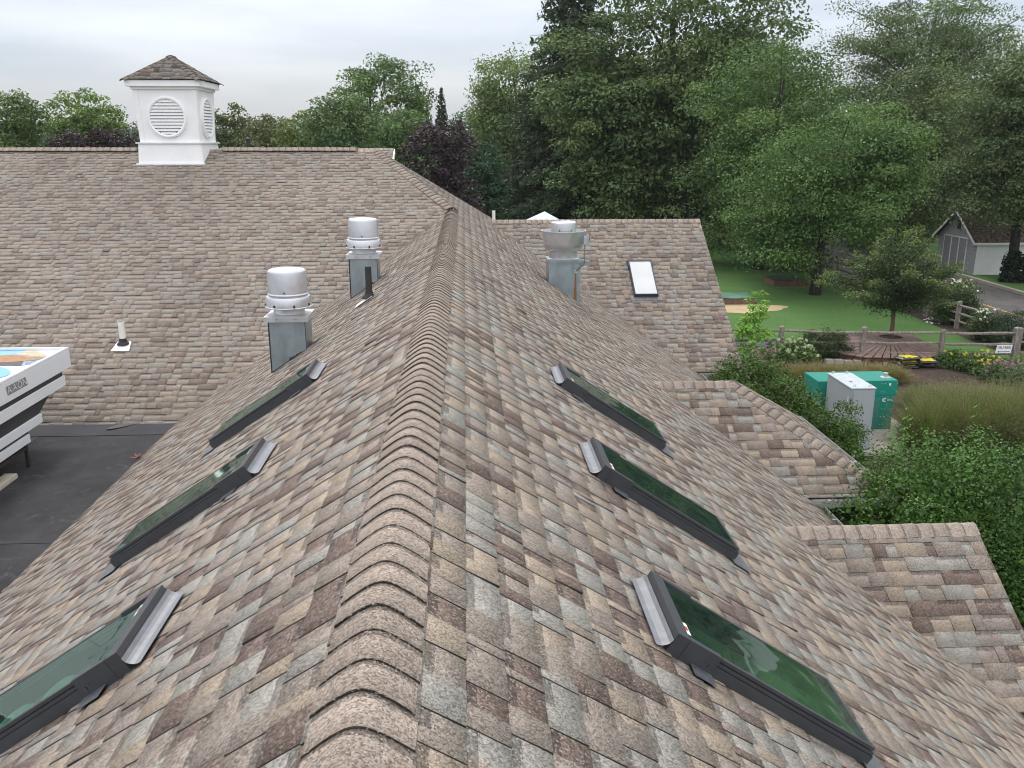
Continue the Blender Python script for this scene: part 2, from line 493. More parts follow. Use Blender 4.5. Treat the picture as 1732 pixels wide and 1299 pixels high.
# ------------------------------------------------------------------ shingles
PAL = [((0.300, 0.252, 0.214), .37), ((0.362, 0.294, 0.226), .21), ((0.322, 0.306, 0.272), .23), ((0.172, 0.124, 0.104), .19)]
PMEAN = sum(np.array(c) * p for c, p in PAL)
def pick_tone(rng, con=1.0):
    r = rng.random(); a = 0
    for c, p in PAL:
        a += p
        if r <= a: break
    j = rng.uniform(.90, 1.11)
    return PMEAN + (np.array(c) * j - PMEAN) * con
EXP = 0.134
def row_span(poly, s):
    xs = []
    n = len(poly)
    for i in range(n):
        (t0, s0), (t1, s1) = poly[i], poly[(i + 1) % n]
        if (s0 - s) * (s1 - s) <= 0 and abs(s1 - s0) > 1e-9:
            xs.append(t0 + (t1 - t0) * (s - s0) / (s1 - s0))
    return (min(xs), max(xs)) if len(xs) >= 2 else None
def shingles(V, F, TN, MI, O, T, S, N, poly, seed, holes=(), wmin=.07, wmax=.27, con=1.0):
    rng = random.Random(seed)
    O, T, S, N = [np.array(x, float) for x in (O, T, S, N)]
    smin = min(p[1] for p in poly); smax = max(p[1] for p in poly)
    def P(t, s, h):
        V.append(O + T * t + S * s + N * h)
        return len(V) - 1
    def quad(a, b, c, d, tone, mi):
        F.append((a, b, c, d)); TN.append(tone); MI.append(mi)
    s = smin
    while s < smax - 1e-4:
        s0, s1 = s, min(s + EXP, smax)
        s += EXP
        A = row_span(poly, s0 + 1e-4); B = row_span(poly, s1 - 1e-4)
        if A is None or B is None: continue
        wob = rng.uniform(-.0015, .0015)
        ivs = [(-1e9, 1e9)]
        for (ha, hb, hc, hd) in holes:
            if s1 > ha + .02 and s0 < hb - .02:
                nv = []
                for (p, q) in ivs:
                    if hc > p: nv.append((p, min(q, hc)))
                    if hd < q: nv.append((max(p, hd), q))
                ivs = [v for v in nv if v[1] - v[0] > 1e-4]
        lo = min(A[0], B[0]); hi = max(A[1], B[1])
        t = lo - rng.uniform(0, .3)
        tooth = rng.random() < .5
        while t < hi:
            wd = rng.uniform(wmin, wmax) * (1.0 if tooth else .9)
            ta, tb = t, t + wd
            t = tb
            tone = pick_tone(rng, con)
            is_t = tooth
            tooth = (not tooth) if rng.random() < .82 else tooth
            for (p, q) in ivs:
                ca, cb = max(ta, p), min(tb, q)
                if cb - ca < 1e-4: continue
                a0 = min(max(ca, A[0]), A[1]); b0 = min(max(cb, A[0]), A[1])
                a1 = min(max(ca, B[0]), B[1]); b1 = min(max(cb, B[0]), B[1])
                if b0 - a0 < 1e-4 and b1 - a1 < 1e-4: continue
                e1 = s1 + wob
                if is_t:
                    hu, hb = .0022, .0058 + (rng.random() < .03) * rng.uniform(.002, .006)
                    tp = rng.uniform(0, .006)
                    v = [P(a0, s0, hu), P(b0, s0, hu), P(b1 - tp, e1, hb), P(a1 + tp, e1, hb)]
                    quad(*v, tone, 0)
                    vb = [P(b1 - tp, e1, -.002), P(a1 + tp, e1, -.002)]
                    quad(v[3], v[2], vb[0], vb[1], (1, 1, 1), 1)
                    x = [P(a0, s0, -.002), P(b0, s0, -.002)]
                    quad(v[0], v[3], vb[1], x[0], (1, 1, 1), 1)
                    quad(v[2], v[1], x[1], vb[0], (1, 1, 1), 1)
                else:
                    hu, hb = -.001, .0028
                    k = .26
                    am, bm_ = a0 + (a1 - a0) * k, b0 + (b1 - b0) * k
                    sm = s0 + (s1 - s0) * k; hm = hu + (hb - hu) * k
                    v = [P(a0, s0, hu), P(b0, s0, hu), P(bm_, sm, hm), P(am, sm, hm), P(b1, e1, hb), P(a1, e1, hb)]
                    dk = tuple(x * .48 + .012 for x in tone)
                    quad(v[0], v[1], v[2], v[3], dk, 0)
                    quad(v[3], v[2], v[4], v[5], tone, 0)
                    vb = [P(b1, e1, -.002), P(a1, e1, -.002)]
                    quad(v[5], v[4], vb[0], vb[1], (1, 1, 1), 1)

def ridge_caps(V, F, TN, MI, P0, P1, A, B, seed, W=.15, ex=.132, lift=.020, r=.05, thick=.0085):
    """curved cap shingles from P0 to P1 (butt edges face P0); A, B = unit down-slope directions on either side"""
    rng = random.Random(seed)
    P0, P1, A, B = [np.array(x, float) for x in (P0, P1, A, B)]
    L = np.linalg.norm(P1 - P0); D = (P1 - P0) / L
    N = -(A + B); N /= np.linalg.norm(N)
    ws = [-W, -W * .72, -W * .48, -W * .32, -W * .2, -W * .1, 0, W * .1, W * .2, W * .32, W * .48, W * .72, W]
    f = lambda x: (math.sqrt(x * x + r * r) + x) / 2
    def pt(w_, d, h):
        h = h - max(0.0, lift - .007) * min(1, abs(w_) / W) ** 2
        return P0 + D * d + A * f(w_) + B * f(-w_) + N * h
    n = max(1, int(round(L / ex)))
    ex = L / n
    for i in range(n):
        tone = np.array((0.318, 0.260, 0.216)) * rng.uniform(.86, 1.12)
        d0, d1 = i * ex, (i + 1) * ex + .01
        sk = rng.uniform(-.010, .010); hl = rng.uniform(-.002, .0035); d0 += rng.uniform(-.006, .006); lat = rng.uniform(-.006, .006)
        b = len(V)
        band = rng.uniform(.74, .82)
        for j, w_ in enumerate(ws):
            w_ = w_ + lat
            h0 = lift + thick + hl
            V.append(pt(w_, d0 + sk * w_ / W, h0))
            V.append(pt(w_, d1, lift + .002))
            V.append(pt(w_, d0 + sk * w_ / W, h0 - .0062))
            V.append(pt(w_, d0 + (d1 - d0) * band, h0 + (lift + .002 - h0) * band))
        for j in range(len(ws) - 1):
            a, c = b + 4 * j, b + 4 * (j + 1)
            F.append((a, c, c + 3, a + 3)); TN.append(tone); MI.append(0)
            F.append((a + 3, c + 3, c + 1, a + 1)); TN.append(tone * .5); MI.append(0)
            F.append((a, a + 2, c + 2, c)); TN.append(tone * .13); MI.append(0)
        for e0 in (b, b + 4 * (len(ws) - 1)):       # side lips down to the roof
            V.append(V[e0] - N * .012); V.append(V[e0 + 1] - N * .008)
            F.append((e0, e0 + 1, len(V) - 1, len(V) - 2)); TN.append(tone); MI.append(0)

m0 = 0.66
cs = 1 / math.hypot(1, m0); sn = m0 * cs           # cos / sin of the main pitch
mB = 0.415
cB = 1 / math.hypot(1, mB); sB = mB * cB
YE = 17.44
HX, HY, HZ = -1.65, 20.065, 1.089                  # hip point of the big roof
EX, EZ = 4.32, -0.66 * 4.32                       # right eave
FX, FZ = -3.72, -2.455                             # left edge where the slope meets the flat roof

building = empty('restaurant_building', (0, 0, 0), 'low building with brown blended shingle roofs, skylights, dormers and a white cupola', 'building')

SKY_YR = (3.20, 5.02, 7.00)
SKY_YL = (3.18, 5.12, 7.24)
SK_S0, SK_S1, SK_W = 1.215, 2.225, .495
holesR, holesL = [[(SK_S0 + .03, SK_S1 - .02, y - SK_W / 2 + .03, y + SK_W / 2 - .03) for y in Q] for Q in (SKY_YR, SKY_YL)]

def roof_obj(name, V, F, TN, MI, parent, label=None):
    o = mk(name, np.array(V), np.array(F), [SH, EDGE], parent, tone=np.array(TN), mi=MI)
    if label: o['label'] = label
    return o

# main roof, both slopes
V, F, TN, MI = [], [], [], []
TR, SR, NR = (0, 1, 0), (cs, 0, -sn), (sn, 0, cs)
SL, NL = (-cs, 0, -sn), (-sn, 0, cs)
EX2 = 4.84
sE2 = EX2 / cs
sE = EX / cs; sF = -FX / cs
polyR = [(-4, .022), (YE, .022), (HY, .156 - 16 * EXP), (HY + (EX2 - HX), sE2), (11.0, sE2), (11.0, sE), (-4, sE)]
shingles(V, F, TN, MI, (0, 0, 0), TR, SR, NR, polyR, 11, holesR, .04, .175)
polyL = [(-4, .022), (YE + .05, .022), (YE + .12 + m0 * FX / mB, sF), (-4, sF)]
shingles(V, F, TN, MI, (0, 0, 0), TR, SL, NL, polyL, 12, holesL, .04, .175)
main_roof = roof_obj('main_roof', V, F, TN, MI, building)
V, F, TN, MI = [], [], [], []
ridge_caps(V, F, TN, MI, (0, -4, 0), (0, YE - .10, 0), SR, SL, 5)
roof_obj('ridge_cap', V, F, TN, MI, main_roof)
# boards under the shingles, with openings for the skylights
mb = MB()
def plane_q(O, T, S, N, t0, t1, s0, s1, h=-.006):
    O, T, S, N = [np.array(x, float) for x in (O, T, S, N)]
    mb.poly([O + T * t + S * s + N * h for t, s in ((t0, s0), (t1, s0), (t1, s1), (t0, s1))])
for S, N, send, yend in ((SR, NR, sE, 20), (SL, NL, sF, YE)):
    ye1 = YE
    SKY_Y = SKY_YR if S is SR else SKY_YL
    plane_q((0, 0, 0), TR, S, N, -4, ye1, .06, SK_S0)
    if S is SR:
        plane_q((0, 0, 0), TR, S, N, -4, ye1, SK_S1, send)
    else:
        P = lambda t, s: np.array(TR) * t + np.array(S) * s - np.array(N) * .006
        mb.poly([P(-4, SK_S1), P(YE - .8, SK_S1), P(YE + .1 + m0 * FX / mB, send), P(-4, send)])
    yy = -4
    for y in SKY_Y:
        plane_q((0, 0, 0), TR, S, N, yy, y - SK_W / 2 + .02, SK_S0, SK_S1)
        yy = y + SK_W / 2 - .02
    plane_q((0, 0, 0), TR, S, N, yy, ye1 if S is SR else YE - .9, SK_S0, SK_S1)
def onR(x, y, h=-.006):
    return (x + NR[0] * h, y, -m0 * x + NR[2] * h)
mb.poly([onR(0.05, YE), onR(EX, YE), onR(EX, HY + EX - HX), onR(HX, HY)])
mb.poly([onR(EX - .01, 11.0), onR(EX2, 11.0), onR(EX2, HY + EX - HX), onR(EX - .01, HY + EX - HX)])
mb.build('roof_underlay', UNDER, main_roof)

# big rear roof
V, F, TN, MI = [], [], [], []
SS, NS = (0, -cB, -sB), (0, -sB, cB)
sv = (HY - YE) / cB; sb = (HZ - FZ) / sB
yb = HY - sb * cB
polyB = [(-22, .05), (HX + .02, .05), (0, sv), (.10 + mB * (yb - YE) / m0, sb), (-22, sb)]
shingles(V, F, TN, MI, (0, HY, HZ), (1, 0, 0), SS, NS, polyB, 21, con=.5)
rear = roof_obj('hip_roof', V, F, TN, MI, building)
mb = MB()
q = lambda x, s, h=-.006: np.array((x, HY, HZ)) + np.array(SS) * s + np.array(NS) * h
mb.poly([q(-22, .05), q(HX, .05), q(0, sv), q(mB * (yb - YE) / m0 + .05, sb), q(-22, sb)])
mb.poly([(-22, HY + .02, HZ - .03), (HX, HY + .02, HZ - .03), (HX + 5.5, HY + 5.5, -m0 * (HX + 5.5) - .03), (-22, HY + 5.5, -m0 * (HX + 5.5) - .03)])
mb.build('roof_underlay', UNDER, rear)
V, F, TN, MI = [], [], [], []
NB = (0, cB, -sB)
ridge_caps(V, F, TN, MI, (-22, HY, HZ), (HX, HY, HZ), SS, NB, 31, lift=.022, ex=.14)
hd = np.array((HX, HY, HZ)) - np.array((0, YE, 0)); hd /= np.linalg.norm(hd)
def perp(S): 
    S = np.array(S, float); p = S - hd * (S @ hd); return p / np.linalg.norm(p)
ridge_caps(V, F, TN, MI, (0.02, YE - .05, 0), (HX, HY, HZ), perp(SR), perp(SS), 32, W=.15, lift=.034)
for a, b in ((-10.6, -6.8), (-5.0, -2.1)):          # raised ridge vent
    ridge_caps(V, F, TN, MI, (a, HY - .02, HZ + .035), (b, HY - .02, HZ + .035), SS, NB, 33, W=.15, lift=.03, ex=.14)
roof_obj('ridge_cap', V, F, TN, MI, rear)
# roof of the block behind, only its ridge end shows
V, F, TN, MI = [], [], [], []
bx = at_y(666, 251, 24.5)
shingles(V, F, TN, MI, (0, 24.5, bx[2]), (1, 0, 0), SS, NS, [(-12, 0), (bx[0], 0), (bx[0], 1.2), (-12, 1.2)], 41)
shingles(V, F, TN, MI, (0, 24.5, bx[2]), (1, 0, 0), NB, (0, sB, cB), [(-12, 0), (bx[0], 0), (bx[0], 1.2), (-12, 1.2)], 42)
backroof = roof_obj('gable_roof', V, F, TN, MI, building)
V, F, TN, MI = [], [], [], []
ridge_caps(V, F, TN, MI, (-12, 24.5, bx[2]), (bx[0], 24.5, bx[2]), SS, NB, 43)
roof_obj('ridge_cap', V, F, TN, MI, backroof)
mb = MB()
mb.beam((bx[0] + .02, 24.5, bx[2] - .08), (bx[0] + .02, 23.5, bx[2] - .08 - mB), .03, .14)
mb.build('rake_board', WHITE, backroof)

# dormer roofs on the right
def dormer(seed, xa, xb, Y, z, zE, hip=False):
    V, F, TN, MI = [], [], [], []
    dy = (z - zE) / m0; se = dy / cs
    SSm, NSm = (0, -cs, -sn), (0, -sn, cs)
    SNm, NNm = (0, cs, -sn), (0, sn, cs)
    xr = xb + dy if hip else xb
    for S, N, k in ((SSm, NSm, 0), (SNm, NNm, 1)):
        poly = [(xa - .2, .05), (xb, .05), (xr, se), (xa + dy - .2, se)]
        shingles(V, F, TN, MI, (0, Y, z), (1, 0, 0), S, N, poly, seed + k, con=.7 if seed == 51 else .95)
    if hip:
        shingles(V, F, TN, MI, (xb, Y, z), (0, 1, 0), SR, NR, [(-.02, .02), (.02, .02), (dy, se), (-dy, se)], seed + 2)
    o = roof_obj('dormer_roof', V, F, TN, MI, building)
    V, F, TN, MI = [], [], [], []
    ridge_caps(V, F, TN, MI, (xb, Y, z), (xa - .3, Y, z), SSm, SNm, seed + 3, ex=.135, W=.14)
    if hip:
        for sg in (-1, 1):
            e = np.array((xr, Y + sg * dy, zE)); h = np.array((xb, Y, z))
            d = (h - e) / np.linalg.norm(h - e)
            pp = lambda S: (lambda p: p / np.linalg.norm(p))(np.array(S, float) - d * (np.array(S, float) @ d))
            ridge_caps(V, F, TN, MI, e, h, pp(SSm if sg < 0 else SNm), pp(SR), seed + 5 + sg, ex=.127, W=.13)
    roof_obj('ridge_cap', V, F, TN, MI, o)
    mb = MB()
    for sg in (-1, 1):
        mb.poly([(xa - .2, Y, z - .03), (xb, Y, z - .03), (xr, Y + sg * dy, zE - .012), (xa + dy - .2, Y + sg * dy, zE - .012)])
    mb.build('roof_underlay', UNDER, o)
    mb = MB()                                        # gutters / rake boards
    def gut(ax0, ax1, c, along_x, sgn):
        mb = MB()
        B = (lambda a, b_, p, q_, z0, z1, m=0: mb.box(a, b_, min(p, q_), max(p, q_), z0, z1, m)) if along_x else (lambda a, b_, p, q_, z0, z1, m=0: mb.box(min(p, q_), max(p, q_), a, b_, z0, z1, m))
        B(ax0, ax1, c, c + sgn * .008, zE - .10, zE - .016)
        B(ax0, ax1, c + sgn * .058, c + sgn * .064, zE - .095, zE - .008)
        B(ax0, ax1, c + sgn * .008, c + sgn * .058, zE - .10, zE - .092, 1)
        k_ = ax0 + .2
        while k_ < ax1 - .1:
            B(k_, k_ + .02, c + sgn * .008, c + sgn * .058, zE - .024, zE - .016)
            k_ += .5
        mb.build('gutter', [GUTW, GUTIN], o)
    for sg in (-1, 1):
        gut(xa + dy + .05, xr + (.08 if hip else 0), Y + sg * (dy + .004), True, sg)
    if hip:
        gut(Y - dy - .0, Y + dy + .0, xr + .004, False, 1)
    mb = MB()
    if not hip:
        for sg in (-1, 1):
            mb.beam((xb - .012, Y, z - .075), (xb - .012, Y + sg * dy, zE - .075), .022, .12)
        mb.build('rake_board', WHITE, o)
    wy = dy - .25
    mb = MB()
    xw = (xr - .3) if hip else xb - .2
    top = zE + .05 if hip else z - .12
    mb.poly([(xw, Y - wy, GZ), (xw, Y + wy, GZ), (xw, Y + wy, zE), (xw, Y, top), (xw, Y - wy, zE)])
    for sg in (-1, 1):
        mb.poly([(3.0, Y + sg * wy, GZ), (xw, Y + sg * wy, GZ), (xw, Y + sg * wy, zE), (3.0, Y + sg * wy, zE)])
    mb.build('wall', SIDING, o)
    return o
dormer(51, .762, 5.82, 20.806, -.503, -3.20)
dormer(61, 2.67, 3.73, 10.86, -1.762, -2.78, hip=True)
dormer(71, 2.95, 4.635, 6.773, -1.947, -2.85)

# walls, eave gutter, flat roof
mb = MB()
mb.poly([(EX - .3, -4, GZ), (EX - .3, 27, GZ), (EX - .3, 27, EZ + .1), (EX - .3, -4, EZ + .1)])
mb.poly([(EX - .3, -4, GZ), (-15, -4, GZ), (-15, -4, FZ - .1), (FX, -4, FZ), (0, -4, -.05), (EX - .3, -4, EZ + .1)])
mb.poly([(-22, 27, GZ), (EX - .3, 27, GZ), (EX - .3, 27, EZ), (-22, 27, EZ)])
mb.poly([(-22, -4, GZ), (-22, 27, GZ), (-22, 27, FZ), (-22, -4, FZ - .1)])
mb.build('wall', SIDING, building)
for ex_, y0_, y1_ in ((EX, -4, 9.3), (EX2, 12.45, 16.6)):
    ez_ = -m0 * ex_
    mb = MB()
    mb.box(ex_ + .004, ex_ + .012, y0_, y1_, ez_ - .10, ez_ - .016)
    mb.box(ex_ + .082, ex_ + .090, y0_, y1_, ez_ - .095, ez_ - .008)
    mb.box(ex_ + .012, ex_ + .082, y0_, y1_, ez_ - .10, ez_ - .092, 1)
    k = y0_ + .3
    while k < y1_ - .1:
        mb.box(ex_ + .012, ex_ + .082, k, k + .02, ez_ - .024, ez_ - .016)
        k += .42
    mb.build('gutter', [GUTW, GUTIN], building)
mb = MB()
mb.poly([(-22, -4, FZ - .014), (FX + .05, -4, FZ - .014), (FX + .05, 12.2, FZ - .014), (-22, 12.2, FZ - .014)])
flat = mb.build('flat_roof', MEMB, building)
mb = MB()
yb2 = at_z(200, 735, FZ)[1]
mb.poly([(-22, yb2, FZ - .008), (FX + .03, yb2, FZ - .008), (FX + .03, yb + .02, FZ + .012), (-22, yb + .02, FZ + .012)])
mb.build('membrane_flashing', MEMB2, flat)
mb = MB()
for xx in (-5.4, -7.6):
    mb.box(xx, xx + .07, -4, yb2 - .02, FZ - .013, FZ - .010)
for yy in (2.4, 7.9):
    mb.box(-22, FX, yy, yy + .07, FZ - .0125, FZ - .0095)
mb.build('membrane_seam', MEMB2, flat)
mb = MB()                                             # tar patch strip where the membrane laps up
a = at_z(180, 722, FZ); b_ = at_z(212, 714, FZ)
dv = np.array((b_[0] - a[0], b_[1] - a[1])); dv /= np.linalg.norm(dv); nv = np.array((-dv[1], dv[0]))
pts = []
for k in range(16):
    t = 2 * PI * k / 16
    c = np.array((a[0] + .28, a[1] + .10)) + dv * .33 * math.cos(t) + nv * .085 * math.sin(t)
    pts.append((c[0], c[1], FZ + .016))
mb.poly(pts)
mb.build('membrane_patch', TAR, flat)

# ------------------------------------------------------------------ skylights (windows of the building)
def frame_of(O, T, S, N):
    O, T, S, N = [np.array(x, float) for x in (O, T, S, N)]
    return lambda t, s, h: tuple(O + T * t + S * s + N * h)
def skylight(fr, W, Ls, parent, label, shaft=0.30, pane=None):
    e = empty('skylight', fr(0, Ls / 2, 0), parent=parent)
    e['label'] = label
    o0 = np.array(fr(0, Ls / 2, 0))
    f2 = lambda t, s, h: tuple(np.array(fr(t, s, h)) - o0)
    hw = W / 2
    mb = MB()
    H = .068
    for (a, b, c, d) in ((-hw, -hw + .03, 0, Ls), (hw - .03, hw, 0, Ls), (-hw + .03, hw - .03, 0, .03), (-hw + .03, hw - .03, Ls - .03, Ls)):
        mb.box(a, b, c, d, -.02, H, fr=f2)
    for (a, b, c, d) in ((-hw + .006, -hw + .028, .19, Ls - .006), (hw - .028, hw - .006, .19, Ls - .006), (-hw + .028, hw - .028, Ls - .028, Ls - .006)):
        mb.box(a, b, c, d, H + .003, H + .018, fr=f2)
    mb.box(-hw - .004, -hw, .19, Ls + .004, .0, .054, fr=f2); mb.box(hw, hw + .004, .19, Ls + .004, .0, .054, fr=f2)
    mb.build('frame', CHAR, e, bevel=.003)
    mb = MB()
    mb.box(-hw - .012, hw + .012, -.014, .045, -.01, H + .027, fr=f2)
    mb.box(-hw - .012, -hw + .022, .045, .20, -.005, H + .027, fr=f2)
    mb.box(hw - .022, hw + .012, .045, .20, -.005, H + .027, fr=f2)
    for sx in (-hw - .0135, hw + .0135):
        mb.box(sx - .002, sx + .002, .150, .158, .045, .053, m=1, fr=f2)
        mb.box(sx - .002, sx + .002, .168, .174, .030, .048, m=1, fr=f2)
    mb.build('head_cover', [CHAR, FLASH], e, bevel=.003)
    mb = MB()
    mb.poly([f2(-hw + .02, .03, H + .0165), f2(hw - .02, .03, H + .0165), f2(hw - .02, Ls - .02, H + .0165), f2(-hw + .02, Ls - .02, H + .0165)])
    mb.build('glass', GLASS if pane is None else pane, e)
    mb = MB()
    pr = [(-.018, .066), (-.022, .046), (-.030, .034), (-.043, .022), (-.058, .017), (-.068, .016)]
    for (s0, h0), (s1, h1) in zip(pr[:-1], pr[1:]):   # head saddle: curved metal behind the curb
        mb.poly([f2(-hw - .02, s0, h0), f2(hw + .02, s0, h0), f2(hw + .02, s1, h1), f2(-hw - .02, s1, h1)], 0)
    mb.build('head_flashing', FLASH, e, smooth=True)
    for t0, t1 in ((-hw - .09, -hw + .01), (hw - .01, hw + .09)):
        mb = MB()
        mb.box(t0, t1, .10, .205, .0130, .0150, fr=f2)
        mb.build('side_flashing', CHARL, e)
    mb = MB()
    mb.box(-hw - .075, hw + .075, Ls - .02, Ls + .115, .0135, .0155, fr=f2)
    mb.build('apron_flashing', CHARL, e)
    mb = MB()
    mb.poly([f2(.10, .048, H + .0185), f2(.19, .048, H + .0185), f2(.19, .075, H + .0185), f2(.10, .075, H + .0185)], 0)
    mb.poly([f2(.13, .053, H + .0195), f2(.16, .053, H + .0195), f2(.16, .070, H + .0195), f2(.13, .070, H + .0195)], 1)
    mb.build('sticker', [WHITE, mat_plain('red_sticker_ink', (0.45, 0.05, 0.05))], e)
    if shaft:
        mb = MB()
        a, b, c, d = -hw + .03, hw - .03, .03, Ls - .03
        mb.poly([f2(a, c, .06), f2(a, d, .06), f2(a, d, -shaft), f2(a, c, -shaft)])
        mb.poly([f2(b, c, .06), f2(b, d, .06), f2(b, d, -shaft), f2(b, c, -shaft)])
        mb.poly([f2(a, c, .06), f2(b, c, .06), f2(b, c, -shaft), f2(a, c, -shaft)])
        mb.poly([f2(a, d, .06), f2(b, d, .06), f2(b, d, -shaft), f2(a, d, -shaft)])
        mb.poly([f2(a, c, -shaft), f2(b, c, -shaft), f2(b, d, -shaft), f2(a, d, -shaft)], 1)
        mb.build('light_shaft', [SHAFT, mat_plain('room_below', (0.40, 0.46, 0.40), var=.45, scale=3.5)], e)
    return e
where = ('nearest the camera', 'in the middle of its row of three', 'farthest of its row of three')
SKY_R, SKY_L = [], []
for i in range(3):
    y = SKY_YR[i]
    fr = frame_of((0, y, 0) + np.array(SR) * SK_S0, (0, -1, 0), SR, NR)
    SKY_R.append((skylight(fr, SK_W, SK_S1 - SK_S0, building, 'dark framed green glass skylight on the right slope, ' + where[i]), fr))
    y = SKY_YL[i]
    fr = frame_of((0, y, 0) + np.array(SL) * SK_S0, (0, 1, 0), SL, NL)
    SKY_L.append((skylight(fr, SK_W, SK_S1 - SK_S0, building, 'dark framed glass skylight on the left slope, ' + where[i]), fr))
# things seen through the two near panes
def local(e, fr):
    o0 = np.array(e.location)
    return lambda t, s, h: tuple(np.array(fr(t, s, h)) - o0)
e, fr = SKY_L[0]
f2 = local(e, fr)
CLOTH = mat_plain('pale_blind_cloth', (0.82, 0.85, 0.80), 0.8)
mb = MB()
n = 40
for i in range(n):
    for k in range(6):
        s0, s1 = .30 + .70 * i / n, .30 + .70 * (i + 1) / n
        t0, t1 = -.19 + .38 * k / 6, -.19 + .38 * (k + 1) / 6
        hz = lambda s, t: .035 - .05 * abs(math.sin((s - .3) * 13)) - .03 * (t / .19) ** 2
        mb.poly([f2(t0, s0, hz(s0, t0)), f2(t1, s0, hz(s0, t1)), f2(t1, s1, hz(s1, t1)), f2(t0, s1, hz(s1, t0))])
mb.build('blind', CLOTH, e, smooth=True)
fr = SKY_R[0][1]
Lk = SK_S1 - SK_S0
mb = MB()
mb.box(-.15, .04, .60, .80, -.075, -.071, fr=fr)
for k in range(5):
    mb.box(-.13, -.13 + .02 * (3 + (k * 7) % 4), .63 + k * .03, .642 + k * .03, -.0705, -.070, 1, fr=fr)
tag(mb.build('paper_sheet', [mat_plain('white_paper', (.75, .76, .72)), mat_plain('brown_ink', (.20, .13, .07))]), 'printed white paper seen below the nearest right hand skylight pane', 'paper')
mb = MB()
mb.box(.03, .17, .80, .92, -.16, -.07, fr=fr)
mb.box(0.045, .155, .815, .905, -.0695, -.069, 1, fr=fr)
tag(mb.build('storage_crate', [mat_plain('pale_crate', (.50, .55, .50)), BLACK], bevel=.008), 'pale open crate seen through the lower end of the nearest right skylight', 'crate')
rg_ = np.random.default_rng(5)
PPx = np.array([fr(*(np.array((.02, .46, -.07)) + rg_.normal(size=3) * (.045, .075, .05))) for _ in range(90)])
FL = np.arange(360, dtype=np.int32).reshape(-1, 4)
VV = []
for p in PPx:
    d_ = rg_.normal(size=3) * .022; e2 = rg_.normal(size=3) * .012
    VV += [p - d_, p - e2, p + d_, p + e2]
tag(mk('indoor_plant', np.array(VV), FL, LEAF, None, tone=np.array((.62, .34, .03))[None] * rg_.uniform(.6, 1.2, (90, 1))), 'orange leafed plant glimpsed through the nearest right skylight glass', 'plant')

# skylight in the far dormer slope
dS, dN = (0, -cs, -sn), (0, -sn, cs)
cx = 4.15
stp = (20.806 - 19.45) / cs - .05
frd = frame_of(np.array((cx, 20.806, -.503)) + np.array(dS) * stp, (1, 0, 0), dS, dN)
PANE = mat_plain('white_shaded_pane', (0.60, 0.62, 0.62), 0.12, var=.05, scale=2)
skylight(frd, .52, 1.12, building, 'small skylight with a white blind behind its pane, in the far dormer slope', shaft=0, pane=PANE)

# ------------------------------------------------------------------ cupola
CZ, CSC = -.088, 1.24
cup = empty('cupola', (-5.925, 20.065, CZ), parent=building)
cup.scale = (CSC, CSC, CSC)
cup['label'] = 'white louvred cupola with a small shingled pyramid roof on the far ridge'
mb = MB()
hb = .545
z_ = lambda y: (HZ - abs(y) * CSC * mB - CZ) / CSC
zf, zb = z_(-hb) - .02, z_(hb) - .02
mb.hexa([(-hb, -hb, zf), (hb, -hb, zf), (hb, hb, zb), (-hb, hb, zb), (-hb + .02, -hb + .02, 1.055), (hb - .02, -hb + .02, 1.055), (hb - .02, hb - .02, 1.055), (-hb + .02, hb - .02, 1.055)])
mb.box(-hb - .015, hb + .015, -hb - .015, hb + .015, 1.055, 1.075)
mb.box(-hb - .03, hb + .03, -hb - .035, -hb + .001, zf + .002, zf + .03)
mb.build('base', WHITE, cup, bevel=.004)
mb = MB()
b0, b1 = .485, .515
mb.hexa([(-b0, -b0, 1.075), (b0, -b0, 1.075), (b0, b0, 1.075), (-b0, b0, 1.075), (-b1, -b1, 1.93), (b1, -b1, 1.93), (b1, b1, 1.93), (-b1, b1, 1.93)])
for sx in (-1, 1):
    for sy in (-1, 1):
        mb.beam((sx * (b0 - .035), sy * (b0 + .004), 1.077), (sx * (b1 - .035), sy * (b1 + .004), 1.93), .07, .022, up=(0, 1, 0))
        mb.beam((sx * (b0 + .004), sy * (b0 - .035), 1.077), (sx * (b1 + .004), sy * (b1 - .035), 1.93), .022, .07, up=(0, 1, 0))
mb.box(-b1 - .035, b1 + .035, -b1 - .035, b1 + .035, 1.93, 1.975)
mb.build('body', WHITE, cup, bevel=.003)
mb = MB()
mb.box(-.612, .612, -.612, .612, 1.975, 2.075)
mb.build('cornice', WHITE, cup, bevel=.004)
V, F, TN, MI = [], [], [], []
rh, rw = .43, .648
sl_ = math.hypot(rh, rw)
apex = np.array((0, 0, 2.085 + rh))
for ang in range(4):
    a = ang * PI / 2
    dx, dy = math.cos(a), math.sin(a)
    S = np.array((dx * rw, dy * rw, -rh)) / sl_
    T = np.array((-dy, dx, 0))
    N = np.array((dx * rh, dy * rh, rw)) / sl_
    shingles(V, F, TN, MI, apex, T, S, N, [(-.01, .02), (.01, .02), (rw, sl_), (-rw, sl_)], 81 + ang)
for ang in range(4):
    a = ang * PI / 2 + PI / 4
    e_ = np.array((math.cos(a) * rw * 1.414, math.sin(a) * rw * 1.414, 2.085)); d = (apex - e_) / np.linalg.norm(apex - e_)
    def pp(k):
        q_ = ang * PI / 2 + k
        S = np.array((math.cos(q_) * rw, math.sin(q_) * rw, -rh)) / sl_
        p = S - d * (S @ d); return p / np.linalg.norm(p)
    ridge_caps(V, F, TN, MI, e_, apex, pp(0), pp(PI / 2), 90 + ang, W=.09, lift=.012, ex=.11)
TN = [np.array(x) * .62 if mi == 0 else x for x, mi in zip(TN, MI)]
roof_obj('pyramid_roof', V, F, TN, MI, cup)
